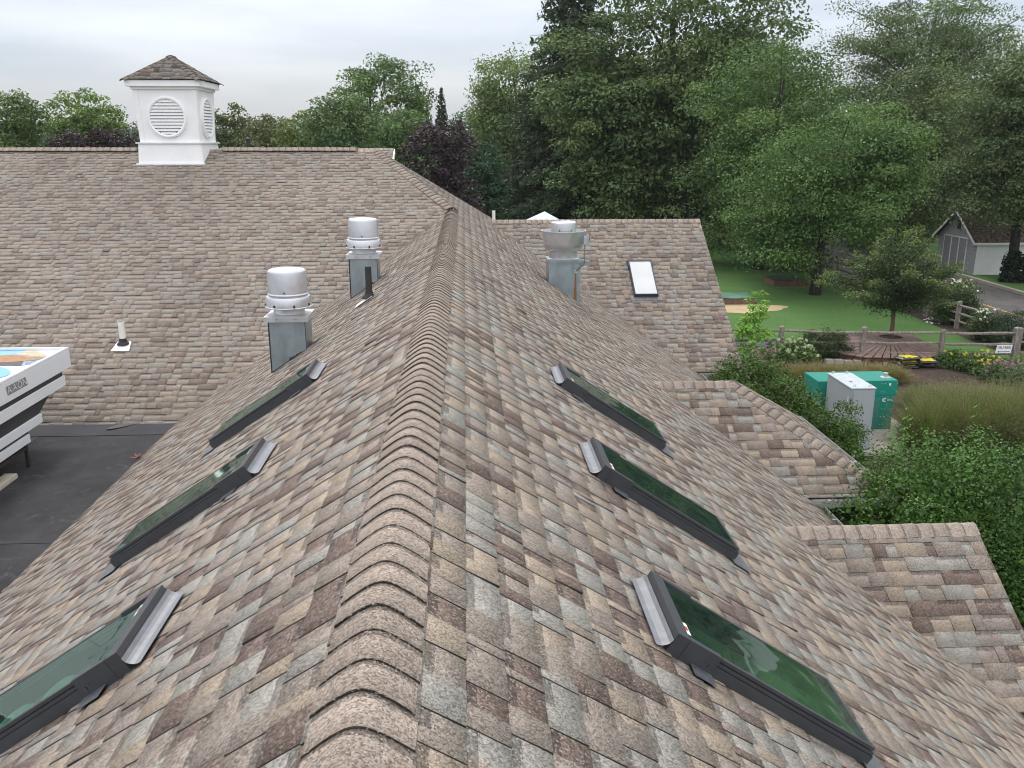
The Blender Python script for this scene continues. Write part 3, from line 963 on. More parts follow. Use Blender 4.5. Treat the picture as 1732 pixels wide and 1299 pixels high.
for ang in (-PI / 2, 0, PI / 2, PI):
    ca, sa = math.cos(ang), math.sin(ang)
    fr_ = lambda x, z, d: (ca * (.503 + d) - sa * x, sa * (.503 + d) + ca * x, z)
    mb = MB()
    R, zc = .325, 1.485
    n = 48
    ring = [(R - .045, .012), (R - .045, .035), (R - .02, .045), (R, .035), (R, -.01)]
    rows = []
    for k in range(n):
        t = 2 * PI * k / n
        rows.append([fr_(r * math.cos(t), zc + r * 1.03 * math.sin(t), d) for r, d in ring])
    for k in range(n):
        for j in range(len(ring) - 1):
            mb.poly([rows[k][j], rows[(k + 1) % n][j], rows[(k + 1) % n][j + 1], rows[k][j + 1]])
    ri = R - .04
    ns_ = 11
    pt_ = 2 * ri / ns_
    for i in range(ns_):
        zz = zc - ri + i * pt_
        hw_ = math.sqrt(max(0, ri * ri - (zz + pt_ * .5 - zc) ** 2)) + .004
        mb.hexa([fr_(-hw_, zz + .003, .030), fr_(hw_, zz + .003, .030), fr_(hw_, zz + .009, .034), fr_(-hw_, zz + .009, .034),
                 fr_(-hw_, zz + pt_ - .004, .010), fr_(hw_, zz + pt_ - .004, .010), fr_(hw_, zz + pt_ - .001, .014), fr_(-hw_, zz + pt_ - .001, .014)], 1)
    mb.poly([fr_(ri * math.cos(2 * PI * k / 32), zc + ri * math.sin(2 * PI * k / 32), .0045) for k in range(32)], 2)
    mb.build('louvre', [WHITE, WHITEG, mat_plain('louvre_gap', (0.16, 0.16, 0.17))], cup)

# ------------------------------------------------------------------ pipes through the roof
def pipe(loc, slope_dir, tilt, r, h, mat, label, flash=WHITE, boot=True, parent=building, cap=False):
    e = empty('vent_pipe', loc, parent=parent)
    e['label'] = label
    mb = MB()
    mb.tube([(0, 0, -.1), (0, 0, h)], r, 16)
    mb.tube([(0, 0, h - .002), (0, 0, h + .001)], r * .8, 16, 1)
    if cap:
        mb.lathe([(r * 1.5, h), (r * 1.6, h + .03), (r * .4, h + .06)], 16)
    mb.build('pipe', [mat, BLACK], e, autosmooth=True)
    if boot:
        S = np.array(slope_dir, float); N = np.array((-S[2] * 0, 0, 0))
        T = np.cross(S, (0, 0, 1)); T /= np.linalg.norm(T); N = np.cross(T, S); N /= np.linalg.norm(N)
        if N[2] < 0: N = -N
        f = lambda t, s, hh: tuple(T * t + S * s + N * hh)
        mb = MB()
        mb.hexa([f(-.10, -.06, .014), f(.10, -.06, .014), f(.13, .19, .016), f(-.14, .19, .016), f(-.10, -.06, .017), f(.10, -.06, .017), f(.13, .19, .019), f(-.14, .19, .019)])
        mb.build('flashing', flash, e)
        mb = MB()
        pr = [(.095, .005), (.085, .03), (.06, .05), (r + .012, .065), (r + .004, .10)]
        mb.lathe(pr, 20)
        mb.build('rubber_boot', BLACK, e, autosmooth=True)
    return e
pw = at_y(209, 583, 13.28)
pw[2] = HZ - (HY - pw[1]) * mB
pipe(tuple(pw), SS, 0, .045, .36, PVC, 'short white plastic pipe with a black boot on the big left roof')
pipe((-.935, 10.74, -.935 * m0), SL, 0, .040, .40, IRON, 'black iron pipe with a white flashing beside the rear left fan')
pp_ = at_y(420, 246, 20.5)
pipe((pp_[0], 20.5, pp_[2] - .1), SS, 0, .04, .22, IRON, 'stubby dark pipe poking up behind the far ridge', boot=False, cap=True)
p2 = at_y(835, 371, 21.3)
pipe((p2[0], 21.3, p2[2] - .05), SS, 0, .04, .26, PVC, 'short cream pipe standing behind the far dormer ridge', boot=False)

# ------------------------------------------------------------------ exhaust fans
def curb(mb, x0, x1, y0, y1, zt, plane, m=0):
    P = [(x0, y0), (x1, y0), (x1, y1), (x0, y1)]
    mb.hexa([(x, y, plane(x) - .03) for x, y in P] + [(x, y, zt) for x, y in P], m)
def mushroom_fan(x, y, k, label):
    """x, y = centre; k = size"""
    z0 = -abs(x) * m0
    e = empty('exhaust_fan', (x, y, z0), label, 'exhaust fan', 'mushroom exhaust fans on the left slope')
    pl = lambda lx: m0 * lx
    a = .195 * k
    zt = -.66 * k + .66 * k + .47 * k
    mb = MB()
    curb(mb, -a, a, -a, a, zt, pl)
    mb.box(-a - .002, -a + .012, -a - .004, -a + .001, pl(-a) - .02, zt - .004, 1)
    mb.box(a - .008, a + .004, -a - .004, -a + .004, pl(a) - .02, zt - .004, 1)
    mb.build('curb', [GALV, BLACK], e, bevel=.003)
    mb = MB()                                          # tar along the foot of the curb
    rng = random.Random(int(100 * k))
    hs = [.010 + (.05 * rng.random() if 13 < i < 22 else .006 * rng.random()) for i in range(27)]
    for i in range(26):
        xa_, xb_ = -a + 2 * a * i / 26, -a + 2 * a * (i + 1) / 26
        mb.hexa([(xa_, -a - .012, pl(xa_) - .02), (xb_, -a - .012, pl(xb_) - .02), (xb_, -a, pl(xb_) - .02), (xa_, -a, pl(xa_) - .02),
                 (xa_, -a - .003, pl(xa_) + hs[i]), (xb_, -a - .003, pl(xb_) + hs[i + 1]), (xb_, -a, pl(xb_) + hs[i + 1]), (xa_, -a, pl(xa_) + hs[i])])
    mb.build('sealant', TAR, e)
    mb = MB()
    b = .232 * k
    mb.box(-b, b, -b, b, zt - .035 * k, zt + .022 * k)
    for sx in (-.09, .11):
        mb.box(sx * k - .006, sx * k + .006, -b - .004, -b, zt - .012, zt, 1)
    mb.build('flange', [ALU, BLACK], e, bevel=.006)
    mb = MB()
    mb.lathe([(.185 * k, zt + .022 * k), (.165 * k, zt + .03 * k), (.165 * k, zt + .12 * k)], 40)
    mb.build('neck', ALU, e, autosmooth=True)
    mb = MB()
    mb.lathe([(.17 * k, zt + .110 * k), (.246 * k, zt + .098 * k), (.25 * k, zt + .105 * k), (.242 * k, zt + .112 * k), (.240 * k, zt + .190 * k), (.228 * k, zt + .214 * k), (.212 * k, zt + .222 * k), (.2 * k, zt + .224 * k)], 48)
    for t in (-2.05, -1.15, -2.8, -.35):
        cx_, cy_ = .243 * k * math.cos(t), .243 * k * math.sin(t)
        mb.box(cx_ - .009, cx_ + .009, cy_ - .009, cy_ + .009, zt + .120 * k, zt + .142 * k, 1)
    mb.build('skirt', [ALU, BLACK], e, autosmooth=True)
    mb = MB()
    mb.lathe([(.200 * k, zt + .223 * k), (.212 * k, zt + .236 * k), (.216 * k, zt + .240 * k), (.208 * k, zt + .25 * k), (.206 * k, zt + .46 * k), (.200 * k, zt + .482 * k), (.185 * k, zt + .496 * k), (.150 * k, zt + .503 * k), (.02, zt + .513 * k)], 48)
    mb.box(-.008, .008, -.212 * k, -.204 * k, zt + .262 * k, zt + .278 * k, 1)
    mb.build('hood', [ALU, BLACK], e, autosmooth=True)
    return e
mushroom_fan(-1.765, 9.98, 1.06, 'round white capped fan on a grey box, nearer of the two on the left slope')
mushroom_fan(-1.19, 12.65, 1.02, 'round capped roof fan farther up the left slope behind the black pipe')

uf = empty('upblast_fan', (1.985, 15.46, -1.985 * m0), 'bowl shaped aluminium upblast fan with a rust streaked curb on the right slope', 'exhaust fan')
uf.scale = (1.13, 1.13, 1.13)
mb = MB()
pl = lambda lx: -m0 * lx
zt = .50
curb(mb, -.245, .245, -.245, .245, zt, pl)
mb.build('curb', GALV, uf, bevel=.004)
mb = MB()
mb.box(-.262, .262, -.262, .262, zt - .04, zt + .01)
mb.hexa([(.255, -.2, zt - .09), (.42, -.2, zt - .07), (.42, -.05, zt - .07), (.255, -.05, zt - .09), (.255, -.2, zt - .0), (.40, -.2, zt - .02), (.40, -.05, zt - .02), (.255, -.05, zt)])
mb.build('flange', GALV, uf, bevel=.004)
mb = MB()
mb.lathe([(.235, zt + .01), (.222, zt + .02), (.222, zt + .13), (.225, zt + .135), (.262, zt + .15), (.305, zt + .19), (.322, zt + .25), (.328, zt + .36), (.343, zt + .43), (.350, zt + .432), (.350, zt + .442), (.336, zt + .442), (.318, zt + .36), (.30, zt + .27), (.20, zt + .26)], 56)
mb.build('bowl', ALU, uf, autosmooth=True)
mb = MB()
mb.lathe([(.19, zt + .26), (.19, zt + .44), (.20, zt + .445), (.20, zt + .545), (.195, zt + .565), (.18, zt + .575), (.165, zt + .565), (.15, zt + .55), (.01, zt + .55)], 40)
for t in (-2.0, -1.05):
    mb.box(.2 * math.cos(t) - .008, .2 * math.cos(t) + .008, .2 * math.sin(t) - .008, .2 * math.sin(t) + .008, zt + .44, zt + .46, 1)
mb.build('motor_cover', [ALU, BLACK], uf, autosmooth=True)
mb = MB()
mb.box(.285, .335, -.285, -.20, zt + .245, zt + .365)
mb.box(.335, .362, -.255, -.18, zt + .245, zt + .40, 0)
mb.build('switch_box', mat_plain('grey_switch_box', (0.40, 0.44, 0.48), .45), uf, bevel=.006)
mb = MB()
mb.tube([(.30, -.275, zt + .25), (.30, -.28, zt - .02), (.285, -.285, zt - .06), (.20, -.29, zt - .13), (.17, -.275, zt - .16), (.17, -.24, zt - .165)], .010, 10)
mb.tube([(.35, -.25, zt + .37), (.38, -.2, zt + .38), (.39, -.18, zt + .33), (.37, -.18, zt + .28)], .006, 8)
mb.build('conduit', mat_plain('grey_flexible_conduit', (0.13, 0.13, 0.135), .5), uf, smooth=True)
mb = MB()
zz = zt - .165
mb.poly([(.165, -.2485, zz), (.178, -.2485, zz), (.20, -.2485, -.12 - .16), (.20, -.2485, pl(.2) - .0), (.125, -.2485, pl(.125)), (.14, -.2485, -.2)])
mb.build('rust_stain', RUST, uf)
mb = MB()
mb.tube([(.172, -.246, zz), (.172, -.262, zz)], .020, 14)
mb.build('bushing', WHITE, uf)

# ------------------------------------------------------------------ rooftop air unit
x1 = -4.90
fz = FZ - .012
def on_face(u, v): return at_y_x(u, v, x1)
def at_y_x(u, v, X):
    d = ray(u, v); return CAM + d * (X - CAM[0]) / d[0]
c0 = at_y_x(115, 587, x1)
zt_ = c0[2]; yt = c0[1]
unit = empty('rooftop_unit', (x1, yt, fz), 'white rooftop air unit with grey lettering on its overhanging hood', 'air conditioner')
Lx, Ly = 2.6, 4.5
loc = lambda u, v: at_y_x(u, v, x1) - np.array((x1, yt, fz))
ztop = zt_ - fz
z1 = loc(119, 621)[2]
q1 = loc(110, 634); q2 = loc(111, 649)
q3 = loc(92, 660); q4 = loc(70, 700); q5 = loc(71, 715); q6 = loc(50, 735); q7 = loc(52, 748)
mb = MB()
mb.box(-Lx, 0, -Ly, .02, z1, ztop - .035)
mb.box(-Lx, -Lx + .04, -Ly, .02, ztop - .035, ztop); mb.box(-.04, 0, -Ly, .02, ztop - .035, ztop)
mb.box(-Lx + .04, -.04, -.02, .02, ztop - .035, ztop)
mb.build('hood', UNITW, unit, bevel=.006)
mb = MB()
mb.box(-Lx + .05, -.012, -Ly, q1[1] - .05, q1[2] + .0, z1)
mb.hexa([(-Lx + .05, -Ly, q4[2]), (-.03, -Ly, q4[2]), (-.03, q4[1], q4[2]), (-Lx + .05, q4[1], q4[2]), (-Lx + .05, -Ly, q3[2]), (-.03, -Ly, q3[2]), (-.03, q3[1], q3[2]), (-Lx + .05, q3[1], q3[2])])
mb.build('air_inlet', mat_plain('dark_filter_mesh', (0.030, 0.032, 0.034), .7), unit)
mb = MB()
mb.box(-Lx + .02, -.004, -Ly, q1[1], q2[2] - .02, q1[2])
mb.box(-Lx + .02, -.004, -Ly, q4[1] + .02, q5[2], q4[2])
mb.box(-Lx + .05, -.03, -Ly, q6[1] + .03, q6[2] + .0, q5[2], 1)
mb.box(-Lx + .02, -.006, -Ly, q6[1] + .02, q7[2], q6[2])
for y0_, y1_ in ((-3.2, -2.0), (-Ly, -3.23)):
    mb.box(-.5, .012, y0_, y1_, q7[2] + .02, z1 - .01)
mb.build('side_panel', [UNITW, BLACK], unit, bevel=.003)
mb = MB()
for yy in (q6[1] - .03, q6[1] - .75):
    for xx in (-.05, -Lx + .1):
        mb.beam((xx, yy, 0), (xx, yy, q7[2]), .035, .035, up=(0, 1, 0))
mb.beam((-.05, q6[1] - .03, q7[2] - .06), (-.05, q6[1] - .75, q7[2] - .06), .03, .04)
mb.beam((-.05, q6[1] - .05, q7[2] - .06), (-Lx + .1, q6[1] - .05, q7[2] - .06), .03, .04)
mb.box(-Lx + .1, -.07, -Ly, q6[1] - .85, 0.0, q7[2], 1)
mb.build('support_frame', [mat_plain('dark_steel_leg', (0.035, 0.030, 0.030), .6), BLACK], unit)
# grey logo plate with white letters
GREYL = mat_plain('grey_logo_ink', (0.22, 0.22, 0.25), .5)
LETW = mat_plain('pale_logo_ink', (0.76, 0.76, 0.70), .5)
pA = loc(11, 661); pB = loc(47, 642)                    # logo's lower left and upper right, on the face
la = loc(13, 670); lb = loc(47, 650)
hL = loc(46, 635)[2] - lb[2]
yl0, yl1 = la[1], lb[1]
zb_ = (la[2] + lb[2]) / 2
mb = MB()
wl = (yl1 - yl0) / 4
for k in range(4):
    y0 = yl0 + k * wl
    sk = -.02
    mb.poly([(.003, y0 + .004, zb_), (.003, y0 + wl - .004, zb_), (.003, y0 + wl - .004 + sk, zb_ + hL), (.003, y0 + .004 + sk, zb_ + hL)])
mb.build('logo_plate', GREYL, unit)
for k, chx in enumerate('AAON'):
    yc = yl0 + (k + .5) * wl - .01
    text_mesh('logo_letter', chx, hL * 1.2, LETW, unit, lambda x, y, z, yc=yc: (.006, yc + x * (wl * .80 / (.72 * hL * 1.2)) - .12 * y, zb_ + hL / 2 + y))
# printed picture lying in the top tray: sky, thatched parasol, blue badge
tz = ztop - .0335
tl = lambda u, v: at_z(u, v, tz + fz) - np.array((x1, yt, fz))
PB = mat_plain('print_sky_blue', (0.20, 0.46, 0.72), .4, var=.1); PBR = mat_plain('print_thatch_brown', (0.36, 0.17, 0.06), .5, var=.3, scale=20)
PTN = mat_plain('print_pale_thatch', (0.50, 0.42, 0.28), .5, var=.3, scale=30); PDK = mat_plain('print_dark', (0.06, 0.04, 0.04), .5); PRD = mat_plain('print_red_line', (0.55, 0.28, 0.26), .5)
mb = MB()
def ell(cu, cv, ru, rv, m, lift, a0=0, a1=2 * PI, n=36):
    P_ = []
    for k in range(n):
        t = a0 + (a1 - a0) * k / n
        p = tl(cu + ru * math.cos(t), cv - rv * math.sin(t)); P_.append((p[0], p[1], tz + lift))
    mb.poly(P_, m)
def pg(pts, m, lift):
    P_ = []
    for u, v in pts:
        p = tl(u, v); P_.append((p[0], p[1], tz + lift))
    mb.poly(P_, m)
ell(16, 605, 63, 14, 1, .002)
pg([(48, 591.6), (62, 594), (76, 599), (79, 603), (70, 604), (45, 602), (25, 600)], 3, .004)
pg([(-60, 612), (-30, 604), (22, 600.5), (45, 603.5), (78, 605), (60, 610), (20, 613), (-60, 616)], 2, .006)
pg([(-60, 616), (22, 613), (40, 612), (36, 618.5), (-60, 618.5)], 4, .005)
for k in range(5):
    pg([(42, 612.5 + k * 1.4), (60 - k * 4, 611.5 + k * 1.4), (60 - k * 4, 612 + k * 1.4), (42, 613 + k * 1.4)], 5, .005)
ell(-14, 630, 32, 10, 1, .004)
mb.build('printed_panel', [WHITE, PB, PBR, PTN, PDK, PRD], unit)
# sleeper on the flat roof and a leaf
mb = MB()
mb.box(-.15, 0, -.9, 0, 0, .055)
o = mb.build('roof_sleeper', mat_plain('pale_timber', (0.52, 0.47, 0.38), .7, var=.2, scale=8), bevel=.006)
sp_ = at_z(31, 808, fz)
o.location = (sp_[0], sp_[1], fz)
tag(o, 'pale timber sleeper lying under the air unit on the flat roof', 'timber block')
lf = at_z(232, 774, fz)
mb = MB()
for k in range(7):
    a = -2.2 + k * .73
    mb.poly([(0, 0, .004), (.05 * math.cos(a - .25), .05 * math.sin(a - .25), .018), (.10 * math.cos(a), .10 * math.sin(a), .03), (.05 * math.cos(a + .25), .05 * math.sin(a + .25), .012)])
o = mb.build('fallen_leaf', mat_plain('red_dead_leaf', (0.24, 0.06, 0.03), .7))
o.location = (lf[0], lf[1], fz + .004)
tag(o, 'single red fallen leaf on the black flat roof', 'leaf')

# ------------------------------------------------------------------ foliage
def leaf_quads(P, N, L, Wd, rng):
    n = len(P)
    N = N / np.maximum(1e-6, np.linalg.norm(N, axis=1, keepdims=True))
    r = rng.normal(size=(n, 3))
    a = r - N * (r * N).sum(1, keepdims=True)
    a /= np.maximum(1e-6, np.linalg.norm(a, axis=1, keepdims=True))
    b = np.cross(N, a)
    L = np.broadcast_to(L, (n,))[:, None]; Wd = np.broadcast_to(Wd, (n,))[:, None]
    V = np.stack([P - a * L * .5, P - b * Wd * .5 + a * L * .06, P + a * L * .5, P + b * Wd * .5 + a * L * .06], 1).reshape(-1, 3)
    F = np.arange(4 * n, dtype=np.int32).reshape(-1, 4)
    return V, F
def rdir(rng, n):
    v = rng.normal(size=(n, 3))
    return v / np.linalg.norm(v, axis=1, keepdims=True)
def crown_points(rng, blobs, nclump, nleaf, rc, flat=.62, inner=.25, lobe=.16, cut=None):
    """clumps of leaves spread through the union of ellipsoids; returns positions, normals, clump index, clump centres"""
    vol = np.array([b[3] * b[4] * b[5] for b in blobs]) ** .67
    cnt = rng.multinomial(nclump, vol / vol.sum())
    C = []
    for b, k in zip(blobs, cnt):
        d = rdir(rng, k)
        ph = rng.uniform(0, 6.28, 6)
        az = np.arctan2(d[:, 1], d[:, 0])
        lob = 1 + lobe * (np.sin(3 * az + ph[0]) * .6 + np.sin(5 * az + ph[1] + 4 * d[:, 2]) * .5 + np.sin(7 * d[:, 2] + ph[2] + 2 * az) * .5)
        r = np.where(rng.random(k) < inner, rng.uniform(.35, .8, k), rng.uniform(.80, 1.02, k)) * lob
        C.append(np.array(b[:3]) + d * np.array(b[3:6]) * r[:, None])
    C = np.concatenate(C)
    if cut is not None: C = C[cut(C)]
    n = len(C)
    R = rc * rng.uniform(.65, 1.4, n)
    idx = np.repeat(np.arange(n), nleaf)
    d = rdir(rng, n * nleaf)
    d[:, 2] = d[:, 2] * .8 + .38
    d /= np.linalg.norm(d, axis=1, keepdims=True)
    rad = rng.random(n * nleaf) ** .34
    P = C[idx] + d * (R[idx] * rad)[:, None] * np.array((1, 1, flat))
    N = d * .7 + rng.normal(size=d.shape) * .55 + np.array((0, 0, .45))
    return P, N, idx, C
def tones(rng, base, idx, nc, cj=.30, lj=.18, warm=.0, warmcol=(.22, .20, .05)):
    c = 1 + rng.uniform(-cj, cj, nc)
    t = np.array(base)[None] * (c[idx] * (1 + rng.uniform(-lj, lj, len(idx))))[:, None]
    hue = rng.uniform(-.12, .12, nc)[idx][:, None]
    t = t * (1 + hue * np.array((1.0, .15, -.5)))
    if warm > 0:
        k = rng.random(len(idx)) < warm
        t[k] = np.array(warmcol) * rng.uniform(.7, 1.2, (k.sum(), 1))
    return t
def trunk_mesh(mb, rng, base, top, r0, targets, nl=9, split=.35, r_end=.03, lean=(0, 0)):
    base = np.array(base, float); top = np.array(top, float)
    pts = []
    for i in range(7):
        f = i / 6
        p = base + (top - base) * f
        p[:2] += np.array(lean) * math.sin(f * 3.1) + rng.normal(size=2) * r0 * .25 * (i > 0)
        pts.append(p)
    rad = [r0 * (1.35 if i == 0 else 1) * (1 - .85 * i / 6) + .01 for i in range(7)]
    mb.tube(pts, rad, 10)
    if len(targets):
        sel = rng.permutation(len(targets))[:nl]
        for k in sel:
            t = targets[k]
            f = split + (1 - split) * min(.8, max(0., (t[2] - base[2]) / max(.1, top[2] - base[2]) - .35)) * rng.uniform(.6, 1)
            o = base + (top - base) * f
            mid = o * .5 + t * .5 + np.array((0, 0, .10)) * np.linalg.norm(t - o) * rng.uniform(.2, 1.4)
            ra = r0 * (1 - .85 * f) * .55
            mb.tube([o, o * .6 + mid * .4 + rng.normal(size=3) * .06, mid, mid * .45 + t * .55, t], [ra, ra * .8, ra * .55, ra * .35, r_end], 7)

def tree(name, loc, blobs, label, base, seed, nclump=200, nleaf=150, rc=1.0, leaf=.2, asp=.55, trunk_r=.25, trunk_top=None, group=None,
         bark=None, cat='tree', mat=None, warm=0., flat=.62, inner=.25, lobe=.16, cj=.30, limbs=10, split=.3, cut=None, trunk=True, hang=0., fill=0):
    """loc = foot on the ground; blobs = ellipsoids (x, y, z, rx, ry, rz) in the tree's own space"""
    rng = np.random.default_rng(seed)
    e = empty(name, loc, label, cat, group)
    P, N, idx, C = crown_points(rng, blobs, nclump, nleaf, rc, flat, inner, lobe, cut)
    if hang:
        P[:, 2] -= rng.random(len(P)) ** 2 * hang
    T = tones(rng, tuple(1.6 * c for c in base), idx, len(C), cj, .18, warm)
    L = leaf * rng.uniform(.7, 1.35, len(P))
    if fill:                                         # broad leaf sprays inside the crown
        nf = int(fill * 2.2)
        bi = rng.integers(0, len(blobs), nf)
        B = np.array(blobs)[bi]
        Q = B[:, :3] + rdir(rng, nf) * B[:, 3:6] * (rng.random(nf) ** .4 * .80)[:, None]
        P = np.concatenate([P, Q]); N = np.concatenate([N, rdir(rng, nf) + (0, 0, .8)])
        L = np.concatenate([L, leaf * 1.6 * rng.uniform(.7, 1.3, nf)])
        T = np.concatenate([T, np.array(base)[None] * 1.6 * rng.uniform(.8, 1.2, (nf, 1))])
    V, F = leaf_quads(P, N, L, L * asp, rng)
    mk('crown', V, F, mat or LEAF, e, tone=T)
    if trunk:
        mb = MB()
        zt = trunk_top if trunk_top else max(b[2] + b[5] * .45 for b in blobs)
        bx_ = np.mean([b[0] for b in blobs]); by_ = np.mean([b[1] for b in blobs])
        trunk_mesh(mb, rng, (0, 0, -.1), (bx_ * .7, by_ * .7, zt), trunk_r, C, limbs, split)
        mb.build('trunk', bark or BARKD, e, smooth=True)
    return e
def place(u, Y):                                   # foot on the ground below image column u at distance Y
    d = ray(u, 242.0)
    return (CAM[0] + d[0] / d[1] * (Y - CAM[1]), Y, GZ)
def zat(v, Y, u=1000):
    return at_y(u, v, Y)[2] - GZ
def mpp(Y): return (Y * .98) / F_PX                  # metres per photograph pixel at distance Y

G_LEFT = 'trees behind the big left roof'
def rnd_tree(u, Y, vtop, hw, label, base, seed, name='broadleaf_tree', low=.12, leafpx=2.9, dens=1.0, group=G_LEFT, lobes=3, lobe=.11, rcf=.29, ncf=1.6, fillf=1.7, **kw):
    H = zat(vtop, Y); R = hw * mpp(Y)
    rng = np.random.default_rng(seed + 900)
    bl = []
    zb = H * low
    h = H - zb
    n_ = max(2, int(math.ceil(h / (1.7 * R))))
    for k in range(n_):
        top = k == n_ - 1
        rz_ = h / n_ * (.62 if not top else .60)
        zc_ = H - rz_ if top else zb + h * (k + .5) / n_
        f_ = (k + .5) / n_
        rr = R * (.88 if top else 1.0) * (1 - .10 * (k == 0))
        bl.append((rng.normal() * .06 * R, rng.normal() * .06 * R, zc_, rr, rr, rz_))
    rz = h / 2
    for k in range(lobes):
        a = rng.uniform(0, 6.28)
        f_ = rng.uniform(.15, .75)
        rl = R * rng.uniform(.38, .55)
        q_ = R * (.95 - rl / R) * 1.15
        bl.append((q_ * math.cos(a), q_ * math.sin(a), zb + h * f_, rl, rl, rl * .85))
    rc = max(.45, min(R, rz) * rcf)
    lf_ = leafpx * mpp(Y) * 1.7
    area = 4 * 3.14 * R * (R + rz) / 2
    n = int(min(72000, dens * 3.6 * area / (lf_ * lf_ * .5)))
    ncl = int(max(70, min(560, dens ** .5 * area / (rc * rc) * ncf)))
    return tree(name, place(u, Y), bl, label, base, seed, ncl, max(30, n // ncl), rc, lf_, group=group, trunk_r=.02 * H + .05, lobe=lobe, fill=fillf * area / (lf_ * lf_) * .16, **kw)

GR1, GR2, GR3 = (0.072, 0.112, 0.036), (0.100, 0.150, 0.042), (0.046, 0.082, 0.036)
PUR = (0.032, 0.021, 0.026)
rnd_tree(30, 58, 165, 62, 'dark green rounded tree at the left edge of the photo', GR1, 101, dens=1.6, lobes=5)
rnd_tree(152, 62, 163, 62, 'bright green rounded tree between the left edge tree and the cupola', GR2, 102, dens=1.6, lobes=5)
rnd_tree(-70, 66, 190, 60, 'green tree outside the left edge behind the big roof', GR1, 103)
for i, (u, v, lb) in enumerate(((118, 224, 'leftmost of the three'), (168, 218, 'middle one of the three'), (216, 226, 'the one next to the cupola'))):
    rnd_tree(u, 50, v, 36, 'low dark purple plum shrub behind the left roof ridge, ' + lb, PUR, 110 + i, 'purple_shrub', group='purple shrubs behind the left roof', lobes=2, leafpx=3.2)
rnd_tree(398, 52, 178, 34, 'thin brownish green tree just right of the cupola', (0.075, 0.088, 0.040), 120, dens=.5, fillf=.15, inner=.4, leafpx=3.4, limbs=16)
rnd_tree(448, 70, 200, 44, 'olive tree with reddish tips right of the thin brownish tree', (0.082, 0.086, 0.036), 121)
rnd_tree(508, 62, 193, 42, 'yellow green bushy tree left of the tall maple group', (0.105, 0.130, 0.038), 122)
rnd_tree(583, 54, 160, 68, 'mid green wispy tree in front of the tall rounded maple', (0.078, 0.118, 0.048), 123, leafpx=3.2, dens=1.4)
rnd_tree(635, 70, 103, 80, 'tall rounded maple rising highest above the left roof', (0.076, 0.120, 0.040), 124, low=.05, dens=1.6, lobes=5)
rnd_tree(688, 64, 185, 52, 'rounded green tree between the tall maple and the purple tree', (0.074, 0.122, 0.044), 125)
rnd_tree(795, 100, 190, 50, 'distant blue green tree in the gap beside the purple tree', (0.052, 0.090, 0.050), 126)
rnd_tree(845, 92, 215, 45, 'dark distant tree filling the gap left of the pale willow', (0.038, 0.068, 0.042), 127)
rnd_tree(745, 44, 205, 64, 'dark purple leaved maple beyond the hip of the big roof', PUR, 128, 'purple_maple', low=.02, leafpx=3.4, group=None)
rnd_tree(822, 58, 245, 40, 'deep green shrubby tree between the purple maple and the willow', (0.030, 0.062, 0.032), 129, low=.02)
rnd_tree(860, 76, 285, 48, 'leafy green shrub at the foot of the pale willow', (0.055, 0.100, 0.036), 130, low=.0)
for i, (u, Y, v, hw) in enumerate(((60, 150, 206, 70), (210, 160, 207, 60), (330, 150, 205, 70), (470, 150, 203, 70), (560, 140, 205, 60))):
    rnd_tree(u, Y, v, hw, 'far green tree low on the horizon, number ' + 'one two three four five'.split()[i] + ' from the left', (0.050, 0.080, 0.040), 140 + i, dens=.35, group='far low trees on the horizon')

def conifer(name, loc, H, R, label, base, seed, group=None, levels=26, per=8, sp=14, leaf=.3, droop=.35, low=.06, cat='tree', asp=.35, lenvar=.25):
    rng = np.random.default_rng(seed)
    e = empty(name, loc, label, cat, group)
    PP, NN, TT = [], [], []
    mb = MB()
    mb.tube([(0, 0, -.1), (0, 0, H * .5), (0, 0, H)], [.018 * H + .05, .011 * H + .02, .01], 9)
    for i in range(levels):
        f = i / (levels - 1)
        z = H * (low + (1 - low) * f)
        rl = R * (1 - f) ** .85 + .04 * R
        for k in range(per):
            a = rng.uniform(0, 6.28)
            l = rl * rng.uniform(1 - lenvar, 1 + lenvar * .6)
            u_ = np.array((math.cos(a), math.sin(a), 0))
            tip = u_ * l + np.array((0, 0, z - droop * l + .12 * l * 0))
            mid = u_ * l * .55 + np.array((0, 0, z - droop * l * .75))
            if l > .5: mb.tube([(0, 0, z), tuple(mid), tuple(tip + np.array((0, 0, .06 * l)))], [.012 * l + .015, .008 * l + .01, .006], 5)
            n = max(6, int(sp * l / R * 3))
            t = rng.random(n) ** .7
            t = .15 + .85 * t
            B = (1 - t)[:, None] ** 2 * np.array((0, 0, z)) + (2 * t * (1 - t))[:, None] * mid + (t ** 2)[:, None] * tip
            side = np.array((-u_[1], u_[0], 0))
            w_ = rng.normal(size=n) * .13 * l * (1.1 - t)
            B = B + side * w_[:, None]
            B[:, 2] -= rng.random(n) * leaf * 1.1
            PP.append(B)
            N_ = rng.normal(size=(n, 3)) * .6 + u_ * .5 + np.array((0, 0, .5))
            NN.append(N_)
            TT.append(np.array(base)[None] * (rng.uniform(.75, 1.25) * rng.uniform(.8, 1.2, n))[:, None])
    P = np.concatenate(PP); N = np.concatenate(NN); T = np.concatenate(TT)
    L = leaf * rng.uniform(.7, 1.4, len(P))
    V, F = leaf_quads(P, N, L, L * asp, rng)
    mk('crown', V, F, LEAF, e, tone=T)
    mb.build('trunk', BARKD, e, smooth=True)
    return e
conifer('pine_tree', place(708, 76), zat(145, 76), 3.2, 'soft blue green pine right of the tall maple', (0.062, 0.108, 0.058), 201, G_LEFT, 24, 9, 22, .42, .1, asp=.45)
conifer('spruce_tree', place(748, 80), zat(150, 80), 2.0, 'thin spire topped spruce above the purple maple', (0.052, 0.086, 0.056), 202, G_LEFT, 26, 8, 20, .36, .15)
